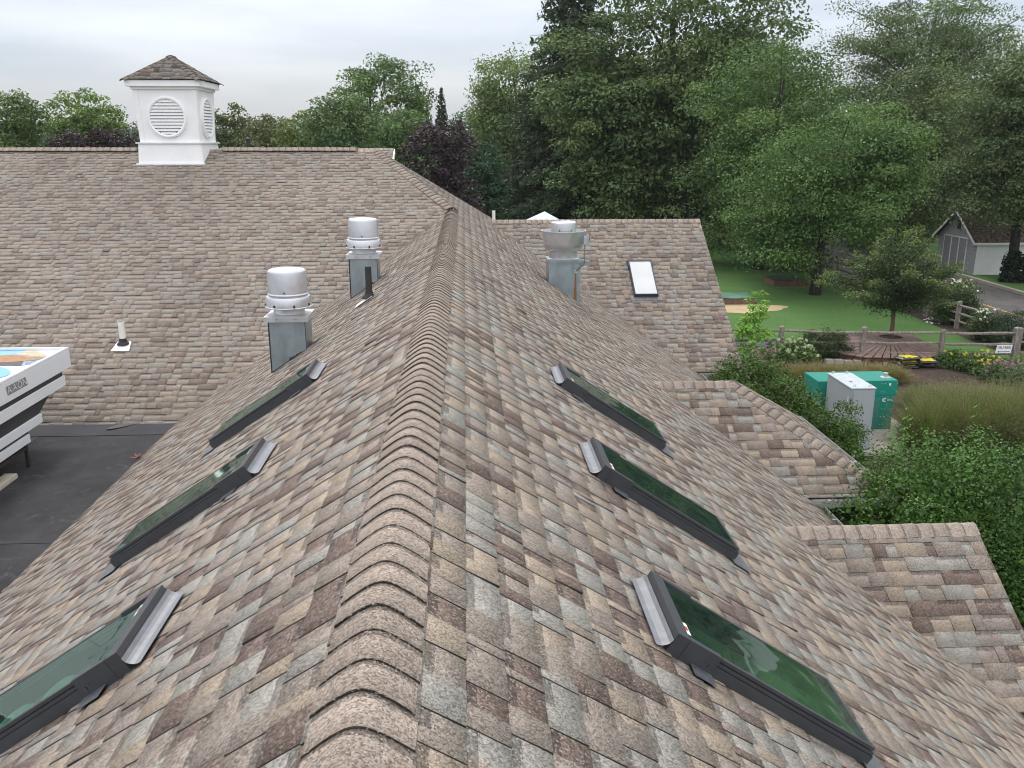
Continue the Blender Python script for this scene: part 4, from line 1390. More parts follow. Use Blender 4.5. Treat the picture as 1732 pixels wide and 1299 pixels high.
conifer('spruce_tree', place(778, 84), zat(205, 84), 3.0, 'broad low spruce right of the thin spire', (0.038, 0.070, 0.044), 203, G_LEFT, 22, 9, 22, .45, .2)

# the big mass on the right
G_R = 'large trees right of the roof'
rnd_tree(872, 86, 88, 74, 'pale soft green willow left of the big spruce', (0.105, 0.150, 0.052), 301, 'willow_tree', low=.04, leafpx=3.4, group=G_R, lobes=5, hang=1.2, asp=.42, cj=.12, dens=1.5)
conifer('spruce_tree', place(965, 70), zat(-95, 70), 8.6, 'huge dark spruce with drooping boughs reaching left against the sky', (0.066, 0.104, 0.052), 302, G_R, 40, 12, 60, .42, .42, low=.05, lenvar=.35)
H_ = zat(-130, 64)
tree('ash_tree', place(1138, 64), [(0, 0, H_ * .66, 7.6, 6.5, H_ * .34), (-4.4, -.5, H_ * .44, 4.6, 4.6, H_ * .22), (4.0, 0, H_ * .52, 5.0, 4.6, H_ * .26), (-4.0, -2, H_ * .24, 5.2, 4.0, H_ * .20), (3.0, -1.5, H_ * .27, 5.2, 4, H_ * .18), (0, 0, H_ * .36, 6.5, 5, H_ * .2)],
     'tallest spreading ash with a thick dark trunk in the middle of the tree mass', (0.070, 0.104, 0.040), 303, 430, 170, 1.5, .27, group=G_R, trunk_r=.62, trunk_top=H_ * .8, inner=.35, warm=.006, limbs=26, lobe=.2, flat=.5, fill=7000)
rnd_tree(1255, 72, 20, 95, 'open airy tree with bare arching branches against the sky', (0.062, 0.095, 0.044), 304, 'ash_tree', low=.3, dens=.55, fillf=.1, group=G_R, inner=.45, limbs=34, lobes=4, leafpx=3.4)
t1 = rnd_tree(1300, 50.4, 68, 138, 'tall dense maple with its trunk at the back of the grass', (0.062, 0.104, 0.032), 305, 'maple_tree', low=.07, leafpx=2.9, group=G_R, lobes=8, dens=1.25, flat=.58, rcf=.31, ncf=1.5, lobe=.16)
t2 = rnd_tree(1402, 41.4, 178, 160, 'wide maple with layered drooping boughs standing in the lawn', (0.064, 0.110, 0.033), 306, 'maple_tree', low=.12, leafpx=2.9, group=G_R, lobes=9, flat=.50, lobe=.2, dens=1.15, rcf=.32, ncf=1.5)
rnd_tree(1555, 66, -42, 150, 'feathery locust with thin dark branches against the bright sky', (0.078, 0.112, 0.050), 307, 'locust_tree', low=.35, leafpx=2.8, dens=.6, fillf=.1, group=G_R, lobes=6, inner=.5, limbs=40, flat=.4, lobe=.3, asp=.4)
rnd_tree(1540, 57, 118, 105, 'olive green tree in front of the feathery locust', (0.070, 0.098, 0.042), 308, low=.1, group=G_R, lobes=5)
rnd_tree(1738, 44.5, 85, 150, 'tall olive green tree overhanging the white outbuilding', (0.072, 0.102, 0.044), 309, low=.27, group=G_R, lobes=6, leafpx=2.9)
rnd_tree(1775, 44, 60, 100, 'light green tree at the right edge of the photo', (0.088, 0.120, 0.052), 310, low=.32, group=G_R, lobes=6)
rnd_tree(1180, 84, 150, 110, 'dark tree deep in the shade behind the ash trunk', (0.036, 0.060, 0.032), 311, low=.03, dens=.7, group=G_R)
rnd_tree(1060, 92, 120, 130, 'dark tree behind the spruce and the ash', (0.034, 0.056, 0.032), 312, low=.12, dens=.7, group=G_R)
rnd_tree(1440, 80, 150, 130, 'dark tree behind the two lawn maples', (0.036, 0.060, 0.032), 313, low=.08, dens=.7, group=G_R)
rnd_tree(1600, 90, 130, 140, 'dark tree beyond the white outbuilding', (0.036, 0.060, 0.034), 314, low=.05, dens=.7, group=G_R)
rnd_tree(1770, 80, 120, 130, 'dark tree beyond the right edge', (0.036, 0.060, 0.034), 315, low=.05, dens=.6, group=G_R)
rnd_tree(1500, 62, 330, 70, 'yellow green shrub glimpsed under the maples', (0.13, 0.16, 0.04), 316, 'shrub', low=.0, group='shrubs under the tree mass', cat='shrub')
rnd_tree(1235, 66, 330, 60, 'dark shrub behind the lawn at its back left', (0.04, 0.07, 0.03), 317, 'shrub', low=.0, group='shrubs under the tree mass', cat='shrub')
rnd_tree(1010, 70, 325, 60, 'mid green shrub behind the far dormer near the canopy', (0.05, 0.09, 0.035), 318, 'shrub', low=.0, group='shrubs under the tree mass', cat='shrub')
rnd_tree(905, 66, 342, 45, 'rounded dark bush on the grass behind the canopy', (0.035, 0.062, 0.032), 319, 'shrub', low=.0, group='shrubs under the tree mass', cat='shrub')
rnd_tree(1585, 70, 370, 45, 'bright lit shrub left of the white outbuilding', (0.14, 0.17, 0.04), 320, 'shrub', low=.0, group='shrubs under the tree mass', cat='shrub')

# far wooded hills
def hills(name, Y, x0, x1, h, seed):
    rng = np.random.default_rng(seed)
    nx, ny = 90, 8
    V, F = [], []
    ph = rng.uniform(0, 6.28, 6)
    for j in range(ny):
        for i in range(nx):
            x = x0 + (x1 - x0) * i / (nx - 1)
            pr = math.sin(PI * j / (ny - 1))
            hh = h * (.75 + .2 * math.sin(x / 400 + ph[0]) + .12 * math.sin(x / 170 + ph[1]) + .03 * math.sin(x / 37 + ph[2]) + .02 * rng.normal())
            V.append((x, Y + j * 90, GZ - 2 + hh * pr))
    for j in range(ny - 1):
        for i in range(nx - 1):
            a = j * nx + i
            F.append((a, a + 1, a + nx + 1, a + nx))
    tag(mk(name, np.array(V), np.array(F), mat_ground('wooded_hill', (0.03, 0.055, 0.025), (0.05, 0.08, 0.035), .02), smooth=True), kind='structure')
hills('hills', 2300, -2600, 1800, 62, 5)

# ------------------------------------------------------------------ garden: hedges, grasses, shrubs
def shrub(name, loc, blobs, label, base, seed, n=9000, leaf=.05, rc=.28, asp=.5, mat=None, group=None, cat='shrub', flowers=None, flat=.8, shoots=0, ncl=None, core=True, cj=.25, inner=.15):
    rng = np.random.default_rng(seed)
    e = empty(name, loc, label, cat, group)
    area = sum(4 * 3.14 * ((b[3] * b[4] + b[3] * b[5] + b[4] * b[5]) / 3) for b in blobs)
    ncl = ncl or int(max(30, area / (rc * rc) * .9))
    P, N, idx, C = crown_points(rng, blobs, ncl, max(8, n // ncl), rc, flat, inner, .12)
    k = P[:, 2] > .0
    P, N, idx = P[k], N[k], idx[k]
    T = tones(rng, base, idx, len(C), cj, .22)
    L = leaf * rng.uniform(.7, 1.35, len(P))
    if n > 20000:                                    # broad sprays inside the bush
        nf = n // 14
        B = np.array(blobs)[rng.integers(0, len(blobs), nf)]
        Q = B[:, :3] + rdir(rng, nf) * B[:, 3:6] * (rng.random(nf) ** .4 * .86)[:, None]
        Q = Q[Q[:, 2] > 0]; nf = len(Q)
        P = np.concatenate([P, Q]); N = np.concatenate([N, rdir(rng, nf) + (0, 0, .8)])
        L = np.concatenate([L, leaf * 2.8 * rng.uniform(.7, 1.3, nf)])
        T = np.concatenate([T, np.array(base)[None] * rng.uniform(.8, 1.2, (nf, 1))])
    if shoots:                                       # upright young shoots
        top = C[np.argsort(-C[:, 2])[:max(6, shoots * 3)]]
        for i in range(shoots):
            o = top[rng.integers(len(top))]
            h = rng.uniform(.25, .62)
            t = np.linspace(0, 1, 34)
            ang = t * 30 + rng.uniform(0, 6)
            off = np.stack([np.cos(ang), np.sin(ang), np.full_like(t, .5)], 1)
            ln = rng.normal(size=2) * .10
            q_ = o + np.stack([ln[0] * t, ln[1] * t, h * t], 1) + off * .045 * (1 - .5 * t)[:, None]
            P = np.concatenate([P, q_]); N = np.concatenate([N, off * .5 + rng.normal(size=q_.shape) * .3 + (0, 0, .6)])
            T = np.concatenate([T, np.array(base)[None] * (1.35 + .5 * t)[:, None]])
            L = np.concatenate([L, leaf * rng.uniform(.8, 1.3, len(t))])
    V, F = leaf_quads(P, N, L, L * asp, rng)
    mk('foliage', V, F, mat or LEAF, e, tone=T)
    if core:                                         # dark twigs inside
        mb = MB()
        for i in range(26):
            c = C[rng.integers(len(C))]
            o = np.array((blobs[0][0] * .5 + c[0] * .4, blobs[0][1] * .5 + c[1] * .4, 0))
            mb.tube([o, o * .4 + c * .6 + rng.normal(size=3) * .05, c], [.02, .012, .005], 5)
        mb.build('stems', BARKD, e)
    if flowers:
        col, nf, sz, nm = flowers
        nf = min(nf, 60)
        k = rng.permutation(len(P))
        k = k[np.argsort(-(P[k, 2] + rng.normal(size=len(k)) * .15 - P[k, 1] * .15))][:nf * 6]
        k = rng.permutation(k)[:nf]
        for q_ in P[k] + (0, -.03, .04):              # every bloom is a part of its own
            NN = rng.normal(size=(5, 3)) * .5 + (0, -.6, .7)
            V, F = leaf_quads(np.repeat(q_[None], 5, 0) + rng.normal(size=(5, 3)) * .012, NN, sz * rng.uniform(.8, 1.3, 5), sz * .85, rng)
            mk(nm, V, F, LEAF, e, tone=np.array(col)[None] * rng.uniform(.8, 1.1, (len(F), 1)))
    return e
HG = (0.060, 0.128, 0.025)
shrub('holly_bush', (6.6, 8.2, GZ), [(-1.2, .75, 2.6, 1.0, 1.0, 1.2), (-.35, 1.0, 2.4, 1.2, 1.2, 1.4), (.7, .6, 1.85, 1.3, 1.3, 1.4), (1.4, -.3, 1.6, 1.3, 1.4, 1.35), (.9, -1.3, 1.45, 1.3, 1.3, 1.35), (-.2, -.2, 1.4, 1.5, 1.6, 1.35), (.9, -2.5, 1.2, 1.2, 1.2, 1.2), (2.0, -.8, 1.2, 1.3, 1.5, 1.2)],
      'large glossy dark green holly bush with upright shoots beside the near dormers', HG, 401, 280000, .040, .27, .6, HOLLY, 'holly bushes along the building', 'bush', shoots=16)
shrub('holly_bush', (6.2, 15.6, GZ), [(-1.0, .1, 1.85, .85, 1.0, 1.1), (-.3, .2, 2.0, .95, 1.1, 1.22), (.45, -.1, 1.55, .9, 1.0, 1.1), (.95, -.35, 1.15, .7, .9, .95), (0, 0, 1.1, 1.2, 1.2, 1.1)],
      'long rounded green holly hedge behind the hipped dormer roof', (0.068, 0.126, 0.025), 402, 105000, .052, .25, .55, HOLLY, 'holly bushes along the building', 'bush', shoots=3)

def grass_clump(name, loc, R, H, label, seed, n=1800, wide=.009, lean=.7, green=(0.155, 0.225, 0.066), tip=(0.225, 0.195, 0.115), group='ornamental grass clumps'):
    rng = np.random.default_rng(seed)
    e = empty(name, loc, label, 'garden plant', group)
    ns = 4
    a = rng.uniform(0, 6.28, n); r0 = R * .45 * np.sqrt(rng.random(n))
    base = np.stack([r0 * np.cos(a), r0 * np.sin(a), np.zeros(n)], 1)
    a2 = a + rng.normal(size=n) * .7
    h = H * rng.uniform(.45, 1.12, n) * (1.08 - .45 * (r0 / (R * .45 + 1e-6)) ** 2)
    out = R * rng.uniform(.15, 1.0, n) * lean
    drp = rng.uniform(.0, .30, n) * H
    u_ = np.stack([np.cos(a2), np.sin(a2), np.zeros(n)], 1)
    side = np.stack([-np.sin(a2 + rng.normal(size=n)), np.cos(a2), np.zeros(n)], 1)
    V, F, T = [], [], []
    jit = rng.uniform(.72, 1.28, n)
    prev = None
    for k in range(ns + 1):
        t = k / ns
        p = base + u_ * (out * t ** 1.7)[:, None]
        p[:, 2] = h * t - drp * t ** 3
        wv = wide * (1 - .75 * t) * rng.uniform(.9, 1.1, n)
        V.append(np.stack([p - side * wv[:, None], p + side * wv[:, None]], 1))
    V = np.stack(V, 1).reshape(n, (ns + 1) * 2, 3)
    off = (np.arange(n) * (ns + 1) * 2)[:, None]
    for k in range(ns):
        q_ = np.array((2 * k, 2 * k + 1, 2 * k + 3, 2 * k + 2))[None] + off
        F.append(q_)
        t = (k + .5) / ns
        f = min(1, max(0, (t - .62) / .5))
        c = np.array(green) * (1 - f) + np.array(tip) * f
        T.append(c[None] * jit[:, None])
    F = np.stack(F, 1).reshape(-1, 4); T = np.stack(T, 1).reshape(-1, 3)
    # seed heads
    m = n // 2
    tp = V[:m, -1, :]
    P = np.repeat(tp, 3, 0) + rng.normal(size=(m * 3, 3)) * np.array((.05, .05, .10)) * H
    Vs, Fs = leaf_quads(P, rng.normal(size=P.shape), .035 * H, .007 * H + .002, rng)
    mk('blades', V.reshape(-1, 3), F.astype(np.int32), BLADE, e, tone=T)
    mk('seed_heads', Vs, Fs, BLADE, e, tone=np.array(tip)[None] * rng.uniform(.7, 1.25, (len(Fs), 1)))
    return e
gi = 0
def gc(u, v, R, H, label, n=1800, **kw):
    global gi
    gi += 1
    p = at_z(u, v, GZ)
    return grass_clump('tussock_plant', tuple(p), R, H, label, 500 + gi, n, **kw)
# big mounds on the right
gc(1572, 768, 1.15, 1.45, 'tall russet tipped grass clump right of the teal generator, nearest to it', 3400)
gc(1635, 770, 1.25, 1.6, 'tall russet tipped grass clump, second from the teal generator', 4200)
gc(1700, 768, 1.25, 1.65, 'tall russet tipped grass clump, third from the teal generator', 4200)
gc(1770, 768, 1.25, 1.65, 'tall russet tipped grass clump at the right edge of the photo', 3600)
gc(1600, 722, 1.1, 1.12, 'green grass clump behind the front row, nearest the generator', 3000)
gc(1662, 722, 1.1, 1.12, 'green grass clump behind the front row, in its middle', 3000)
gc(1725, 725, 1.1, 1.12, 'green grass clump behind the front row, at its right end', 3000)
gc(1562, 690, .9, .66, 'brownish grass clump in the back row just right of the generator top', 2200)
gc(1622, 692, 1.0, .68, 'brownish grass clump in the back row left of the pink flowers', 2400)
gc(1685, 695, 1.0, .66, 'brownish grass clump in the back row below the pink flowers', 2400)
TAN = (0.30, 0.22, 0.125)
for k, u in enumerate((1305, 1345, 1385, 1425, 1462, 1500)):
    gc(u, 640 + 3 * (k % 2), .95, .52, 'tan feathery grass clump before the rail fence, number ' + 'one two three four five six'.split()[k] + ' from the left', 1700, green=(0.20, 0.20, 0.075), tip=TAN, group='tan grasses before the fence')

g0 = at_z(1268, 612, GZ)
tree('sapling', tuple(g0), [(0, 0, 1.5, .42, .42, 1.0), (0, 0, .8, .55, .5, .6)], 'bright lime green young tree at the end of the far dormer roof', (0.15, 0.26, 0.05), 421, 60, 38, .22, .10, trunk_r=.025, cat='young tree', asp=.7)
def sh(name, u, v, r, h, label, base, seed, **kw):
    p = at_z(u, v, GZ)
    return shrub(name, tuple(p), [(0, 0, h * .5, r, r * .9, h * .52), (r * .35, 0, h * .35, r * .7, r * .7, h * .4), (-r * .4, .1, h * .4, r * .6, r * .6, h * .42)], label, base, seed, **kw)
sh('juniper_bush', 1394, 606, .82, 1.0, 'dark juniper bush against the rail fence left of the deck', (0.045, 0.072, 0.026), 431, n=9000, leaf=.09, rc=.2, asp=.25)
sh('hydrangea', 1335, 614, .75, .62, 'pale green flowering hydrangea by the rail fence', (0.10, 0.17, 0.05), 432, n=5000, leaf=.09, flowers=((0.42, 0.50, 0.28), 260, .12, 'flower_head'))
sh('rose_bush', 1612, 548, .85, 1.75, 'tall bush dotted with white roses behind the right rail fence', (0.050, 0.092, 0.030), 433, n=11000, leaf=.085, rc=.25, flowers=((0.80, 0.80, 0.72), 38, .085, 'rose_bloom'))
sh('rose_bush', 1664, 576, .5, 1.0, 'smaller straggly white rose bush nearer the corner of the rail fence', (0.075, 0.11, 0.04), 434, n=4200, leaf=.085, flowers=((0.80, 0.80, 0.72), 20, .085, 'rose_bloom'))
sh('evergreen_bush', 1716, 588, .85, 1.25, 'rounded dark evergreen bush above the deliveries sign', (0.032, 0.070, 0.028), 435, n=9000, leaf=.085, asp=.25)
sh('yellow_bush', 1600, 535, .45, .5, 'low yellow green plant between the rails of the right fence', (0.16, 0.20, 0.04), 436, n=1500, leaf=.08)
sh('lantana', 1628, 622, .75, .42, 'low bush with yellow flowers right of the mulch bags', (0.065, 0.13, 0.030), 437, n=5200, leaf=.085, flowers=((0.65, 0.55, 0.06), 20, .085, 'flower_head'))
sh('lantana', 1668, 632, .65, .40, 'low yellow flowered bush beside the pink flowers', (0.075, 0.13, 0.030), 438, n=4200, leaf=.085, flowers=((0.65, 0.55, 0.06), 16, .085, 'flower_head'))
sh('pink_perennial', 1697, 646, .55, .5, 'tall leafy perennial with pink flowers under the deliveries sign', (0.095, 0.15, 0.055), 439, n=4600, leaf=.085, asp=.3, flowers=((0.42, 0.20, 0.30), 60, .09, 'flower_head'))
sh('perennial', 1730, 634, .6, .42, 'lime green leafy perennial at the right edge below the sign post', (0.13, 0.21, 0.06), 440, n=4600, leaf=.085, asp=.3)
sh('perennial', 1738, 660, .7, .75, 'grey green wispy perennial at the right edge below the lime green one', (0.10, 0.15, 0.07), 441, n=4600, leaf=.085, asp=.25)
sh('pink_perennial', 1290, 622, .3, .55, 'small pink flowered plant beside the lime green young tree', (0.09, 0.14, 0.05), 442, n=900, leaf=.07, flowers=((0.48, 0.22, 0.32), 30, .09, 'flower_head'))
rngw = np.random.default_rng(77)
P = []
for k in range(46):
    p = at_z(rngw.uniform(1563, 1592), rngw.uniform(536, 549), GZ); P.append(p + (0, 0, .03))
V, F = leaf_quads(np.array(P), rngw.normal(size=(len(P), 3)) * .3 + (0, 0, 1), .12, .09, rngw)
tag(mk('fallen_petals', V, F, LEAF, None, tone=np.full((len(F), 3), .75)), kind='stuff')

# ------------------------------------------------------------------ zelkova in the deck
tp = at_z(1505, 583, GZ)
rng = np.random.default_rng(88)
e = empty('zelkova_tree', tuple(tp), 'young vase shaped tree with arching sprays growing through the brown deck', 'tree')
mb = MB()
PP, NN, TT = [], [], []
mb.tube([(0, 0, 0), (.02, 0, .7), (.0, .02, 1.35)], [.095, .075, .07], 10)
for k in range(62):
    a = rng.uniform(0, 6.28); f = rng.random() ** .55
    l = 1.0; rise = 3.35 * (1 - .68 * f) * rng.uniform(.72, 1.08)
    o = np.array((0, 0, 1.15 + .3 * rng.random()))
    u_ = np.array((math.cos(a), math.sin(a), 0))
    reach = 2.75 * f * rng.uniform(.75, 1.12) + .15
    m1 = o + u_ * reach * .35 + np.array((0, 0, rise * .62)); t_ = o + u_ * reach + np.array((0, 0, rise * (1 - .10 * f)))
    mb.tube([o, m1 * .5 + o * .5 + (0, 0, .08), m1, m1 * .4 + t_ * .6 + (0, 0, .05), t_], [.035, .025, .016, .009, .004], 6)
    n = 520
    t = rng.random(n) ** .8
    B = (1 - t)[:, None] ** 2 * o + (2 * t * (1 - t))[:, None] * m1 + (t ** 2)[:, None] * t_
    B += rng.normal(size=(n, 3)) * np.array((.24, .24, .15)) * (1.15 - .75 * t)[:, None]
    kk = t > .22
    PP.append(B[kk]); NN.append(rng.normal(size=(kk.sum(), 3)) * .6 + (0, 0, .7))
    tt = t[kk]
    c = np.array((0.058, 0.098, 0.036))[None] * (1 - (tt[:, None] > .9) * 1.0) + np.array((0.13, 0.18, 0.06))[None] * (tt[:, None] > .9)
    TT.append(c * rng.uniform(.75, 1.3, (kk.sum(), 1)) * rng.uniform(.8, 1.2))
for k in range(9):                                   # lower dense skirt of leaves
    a = k * .7
    B = np.array((.55 * math.cos(a), .55 * math.sin(a), 1.75)) + rng.normal(size=(420, 3)) * (.42, .42, .22)
    PP.append(B); NN.append(rng.normal(size=B.shape) * .6 + (0, 0, .7)); TT.append(np.array((0.05, 0.086, 0.033))[None] * rng.uniform(.75, 1.3, (len(B), 1)))
P = np.concatenate(PP); N = np.concatenate(NN); T = np.concatenate(TT)
V, F = leaf_quads(P, N, .105 * rng.uniform(.7, 1.3, len(P)), .05, rng)
mk('crown', V, F, LEAF, e, tone=T)
mb.build('trunk', BARKR, e, smooth=True)

# deck: an elongated octagon of radial boards with a round hole
dk = empty('timber_deck', (tp[0], tp[1], GZ), 'low brown octagonal timber deck round the young tree', 'deck')
cL, cR = at_z(1418, 596, GZ + .3), at_z(1603, 594, GZ + .3)
fL, fR = at_z(1460, 604, GZ + .3), at_z(1560, 606, GZ + .3)
bL, bR = at_z(1437, 565, GZ + .3), at_z(1538, 563, GZ + .3)
pts = [fL, fR, np.array((cR[0], cR[1] - .3, 0)), np.array((cR[0] - .05, cR[1] + 1.3, 0)), bR, bL, np.array((cL[0] + .1, cL[1] + 1.4, 0)), np.array((cL[0], cL[1] - .1, 0))]
pts = [(p[0] - tp[0], p[1] - tp[1]) for p in pts]
def inside(x, y):
    c = False
    for i in range(len(pts)):
        (x0, y0), (x1, y1_) = pts[i], pts[(i + 1) % len(pts)]
        if (y0 > y) != (y1_ > y) and x < (x1 - x0) * (y - y0) / (y1_ - y0) + x0: c = not c
    return c
def hit(a):
    dx, dy = math.cos(a), math.sin(a)
    best = 9
    for i in range(len(pts)):
        (x0, y0), (x1, y1_) = pts[i], pts[(i + 1) % len(pts)]
        ex, ey = x1 - x0, y1_ - y0
        den = dx * ey - dy * ex
        if abs(den) < 1e-9: continue
        t = (x0 * ey - y0 * ex) / den; s_ = (x0 * dy - y0 * dx) / den
        if t > 0 and -1e-6 <= s_ <= 1 + 1e-6: best = min(best, t)
    return best
mb = MB()
nb = 84
for k in range(nb):
    a0, a1 = 2 * PI * k / nb + .006, 2 * PI * (k + 1) / nb - .006
    h0, h1 = hit(a0), hit(a1)
    r0 = .40
    A = lambda a, r, z: (r * math.cos(a), r * math.sin(a), z)
    z = .30 + .003 * (k % 3)
    mb.hexa([A(a0, r0, z - .03), A(a1, r0, z - .03), A(a1, h1, z - .03), A(a0, h0, z - .03), A(a0, r0, z), A(a1, r0, z), A(a1, h1, z), A(a0, h0, z)])
mb.build('deck_boards', DECKM, dk)
mb = MB()
for i in range(len(pts)):
    (x0, y0), (x1, y1_) = pts[i], pts[(i + 1) % len(pts)]
    mb.poly([(x0 * .99, y0 * .99, -.02), (x1 * .99, y1_ * .99, -.02), (x1 * .99, y1_ * .99, .268), (x0 * .99, y0 * .99, .268)])
mb.poly([(x * .98, y * .98, .25) for x, y in pts], 1)
mb.build('deck_skirt', [DECKS, UNDER], dk)

# ------------------------------------------------------------------ rail fences
def rail_fence(label, nodes, seed, h=1.14, rails=(.30, .62, .98)):
    rng = random.Random(seed)
    e = empty('rail_fence', (nodes[0][0], nodes[0][1], GZ), label, 'fence', 'split rail fences')
    o = nodes[0]
    L = [(x - o[0], y - o[1]) for x, y in nodes]
    for (x, y) in L:
        mb = MB()
        w_ = .075
        hh = h + rng.uniform(-.05, .08)
        lx, ly = rng.uniform(-.03, .03), rng.uniform(-.03, .03)
        mb.hexa([(x - w_, y - w_, -.2), (x + w_, y - w_, -.2), (x + w_, y + w_, -.2), (x - w_, y + w_, -.2),
                 (x - w_ + lx, y - w_ + ly, hh - .03), (x + w_ + lx, y - w_ + ly, hh), (x + w_ * .8 + lx, y + w_ + ly, hh + .02), (x - w_ + lx, y + w_ + ly, hh - .01)])
        mb.build('post', WOODG, e, bevel=.015)
    for (a, b) in zip(L[:-1], L[1:]):
        d = Vector((b[0] - a[0], b[1] - a[1], 0)).normalized()
        for z in rails:
            mb = MB()
            n = 6
            P_, R_ = [], []
            za, zb_ = z + rng.uniform(-.03, .03), z + rng.uniform(-.03, .03)
            for k in range(n + 1):
                t = k / n
                P_.append((a[0] + (b[0] - a[0]) * t + rng.uniform(-.012, .012) - .05 * d.x * (k == 0) + .05 * d.x * (k == n), a[1] + (b[1] - a[1]) * t + rng.uniform(-.012, .012), za + (zb_ - za) * t + rng.uniform(-.01, .01) - .02 * math.sin(PI * t)))
                R_.append((.035 if k in (0, n) else .056) + rng.uniform(-.006, .006))
            mb.tube(P_, R_, 6)
            mb.build('rail', WOODG, e)
    return e
fp = [at_z(u, v, GZ) for u, v in ((1180, 604), (1318, 606), (1455, 610), (1588, 611), (1713, 612))]
rail_fence('weathered rail fence in front of the deck with the deliveries sign on it', [(p[0], p[1]) for p in fp], 1)
fx = [(fp[4][0] + .15, fp[4][1] + 1.9)] + [(p[0], p[1]) for p in (at_z(1679, 576, GZ), at_z(1617, 556, GZ), at_z(1565, 535, GZ), at_z(1512, 512, GZ), at_z(1462, 492, GZ), at_z(1415, 475, GZ), at_z(1370, 460, GZ), at_z(1325, 446, GZ))]
rail_fence('weathered rail fence running back along the driveway', fx[1:], 2)
rail_fence('short rail fence turning from the sign post toward the right edge', [(fp[4][0] + .25, fp[4][1] + .25), (fp[4][0] + 2.6, fp[4][1] - .9)], 3)
fb = [at_z(u, v, GZ) for u, v in ((1325, 444), (1270, 430), (1215, 416), (1150, 404))]
rail_fence('distant rail fence at the back of the lawn under the trees', [(p[0], p[1] + .4) for p in fb], 4, rails=(.35, .85))

# deliveries sign hung on the fence
sg = at_y(1698, 590.5, fp[4][1] - .10)
e = empty('deliveries_sign', tuple(sg), 'small white deliveries sign with a left pointing arrow on the rail fence', 'sign')
hw_, hh_ = 14.6 * mpp(sg[1]), 7.4 * mpp(sg[1]) / .97
mb = MB()
sk = .02
mb.hexa([(-hw_ - sk, -.012, -hh_), (hw_ - sk, -.012, -hh_), (hw_ - sk, .012, -hh_), (-hw_ - sk, .012, -hh_), (-hw_ + sk, -.012, hh_), (hw_ + sk, -.012, hh_), (hw_ + sk, .012, hh_), (-hw_ + sk, .012, hh_)])
mb.build('sign_board', WHITE, e, bevel=.008)
INK = mat_plain('dark_blue_ink', (0.05, 0.055, 0.10), .5)
text_mesh('lettering', 'DELIVERIES', .135, INK, e, lambda x, y, z: (x * .72 + .006, -.016, y * 1.18 + .055))
mb = MB()
mb.poly([(-.17, -.016, -.098), (.20, -.016, -.098), (.20, -.016, -.075), (-.17, -.016, -.075)])
mb.poly([(-.17, -.0165, -.118), (-.17, -.0165, -.055), (-.235, -.0165, -.0865)])
mb.build('arrow', INK, e)

# ------------------------------------------------------------------ generator and cabinet
TEAL = mat_plain('teal_green_paint', (0.014, 0.260, 0.195), 0.38, var=.05, scale=2)
TEALD = mat_plain('dull_teal_panel', (0.055, 0.240, 0.200), 0.5, var=.05, scale=2)
GREYP = mat_plain('grey_cabinet_paint', (0.37, 0.405, 0.42), 0.45, var=.04, scale=2)
BOLT = mat_plain('pale_bolt_head', (0.6, 0.6, 0.58), .4)
zt_g, zt_c = -4.50, -4.25
A = at_z(1520, 643.5, zt_g); B = at_z(1491, 627.5, zt_g); Cg = at_z(1384, 632, zt_g)
gx1, gy0, gy1, gx0 = A[0], A[1], B[1], Cg[0] - .3
gen = empty('generator', (gx1, gy0, GZ), 'teal green enclosed generator with a white logo behind the grey cabinet', 'generator')
gh = zt_g - GZ
gw = gx1 - gx0; gd = gy1 - gy0
mb = MB()
mb.box(-gw, -.06, .0, gd - .02, .08, gh - .40)
mb.box(-gw, 0, -.002, gd, gh - .40, gh)
mb.build('enclosure', TEAL, gen, bevel=.012)
mb = MB()
mb.box(-gw + .02, -.12, .05, gd - .07, 0, .08)
mb.build('skid', BLACK, gen)
mb = MB()
mb.box(-.62, -.42, -.014, -.001, .15, gh - .46)
mb.build('door_panel', TEALD, gen, bevel=.004)
mb = MB()
for z in (.25, .45, .65, gh - .44):
    for x in (-.36, -.28, -.09):
        mb.box(x - .008, x + .008, -.010, 0, z, z + .016)
for z in (gh - .30, gh - .08):
    for x in (-.42, -.34, -.02): mb.box(x - .008, x + .008, -.010, -.002, z, z + .016)
mb.build('bolt_heads', BOLT, gen)
mb = MB()
mb.lathe([(.13, gh), (.13, gh + .015), (.05, gh + .03), (.05, gh + .08), (.062, gh + .085), (.062, gh + .12), (.03, gh + .13)], 20, (-.20, gd * .32, 0))
mb.build('exhaust_cap', ALU, gen, autosmooth=True)
mb = MB()
mb.box(-.23, -.185, -.006, -.002, gh - .13, gh - .065)
mb.build('warning_label', WHITE, gen)
mb = MB()                                              # white C shaped logo with two small lines of lettering
n = 20
ro, ri_ = .048, .024
c0x, c0z = -.31, gh - .505
for k in range(n):
    t0, t1_ = .7 + (2 * PI - 1.4) * k / n, .7 + (2 * PI - 1.4) * (k + 1) / n
    mb.poly([(c0x + r * 1.15 * math.cos(t), -.006, c0z + r * math.sin(t)) for r, t in ((ri_, t0), (ro, t0), (ro, t1_), (ri_, t1_))])
mb.build('logo', WHITE, gen)
text_mesh('lettering', 'Power', .050, WHITE, gen, lambda x, y, z: (x - .175, -.006, y + gh - .485))
text_mesh('lettering', 'Generation', .044, WHITE, gen, lambda x, y, z: (x * .82 - .155, -.006, y + gh - .522))
a = at_z(1441, 656.5, zt_c); b = at_z(1480, 655, zt_c); c = at_z(1403, 631, zt_c)
cab = empty('control_cabinet', (a[0], a[1], GZ), 'tall light grey steel cabinet standing in front of the teal generator', 'cabinet')
cw_, cdp, ch_ = b[0] - a[0], min(c[1], gy0 + .9) - a[1], zt_c - GZ
mb = MB()
mb.box(0, cw_, 0, cdp, 0, ch_ - .03)
mb.build('cabinet_body', GREYP, cab, bevel=.006)
mb = MB()
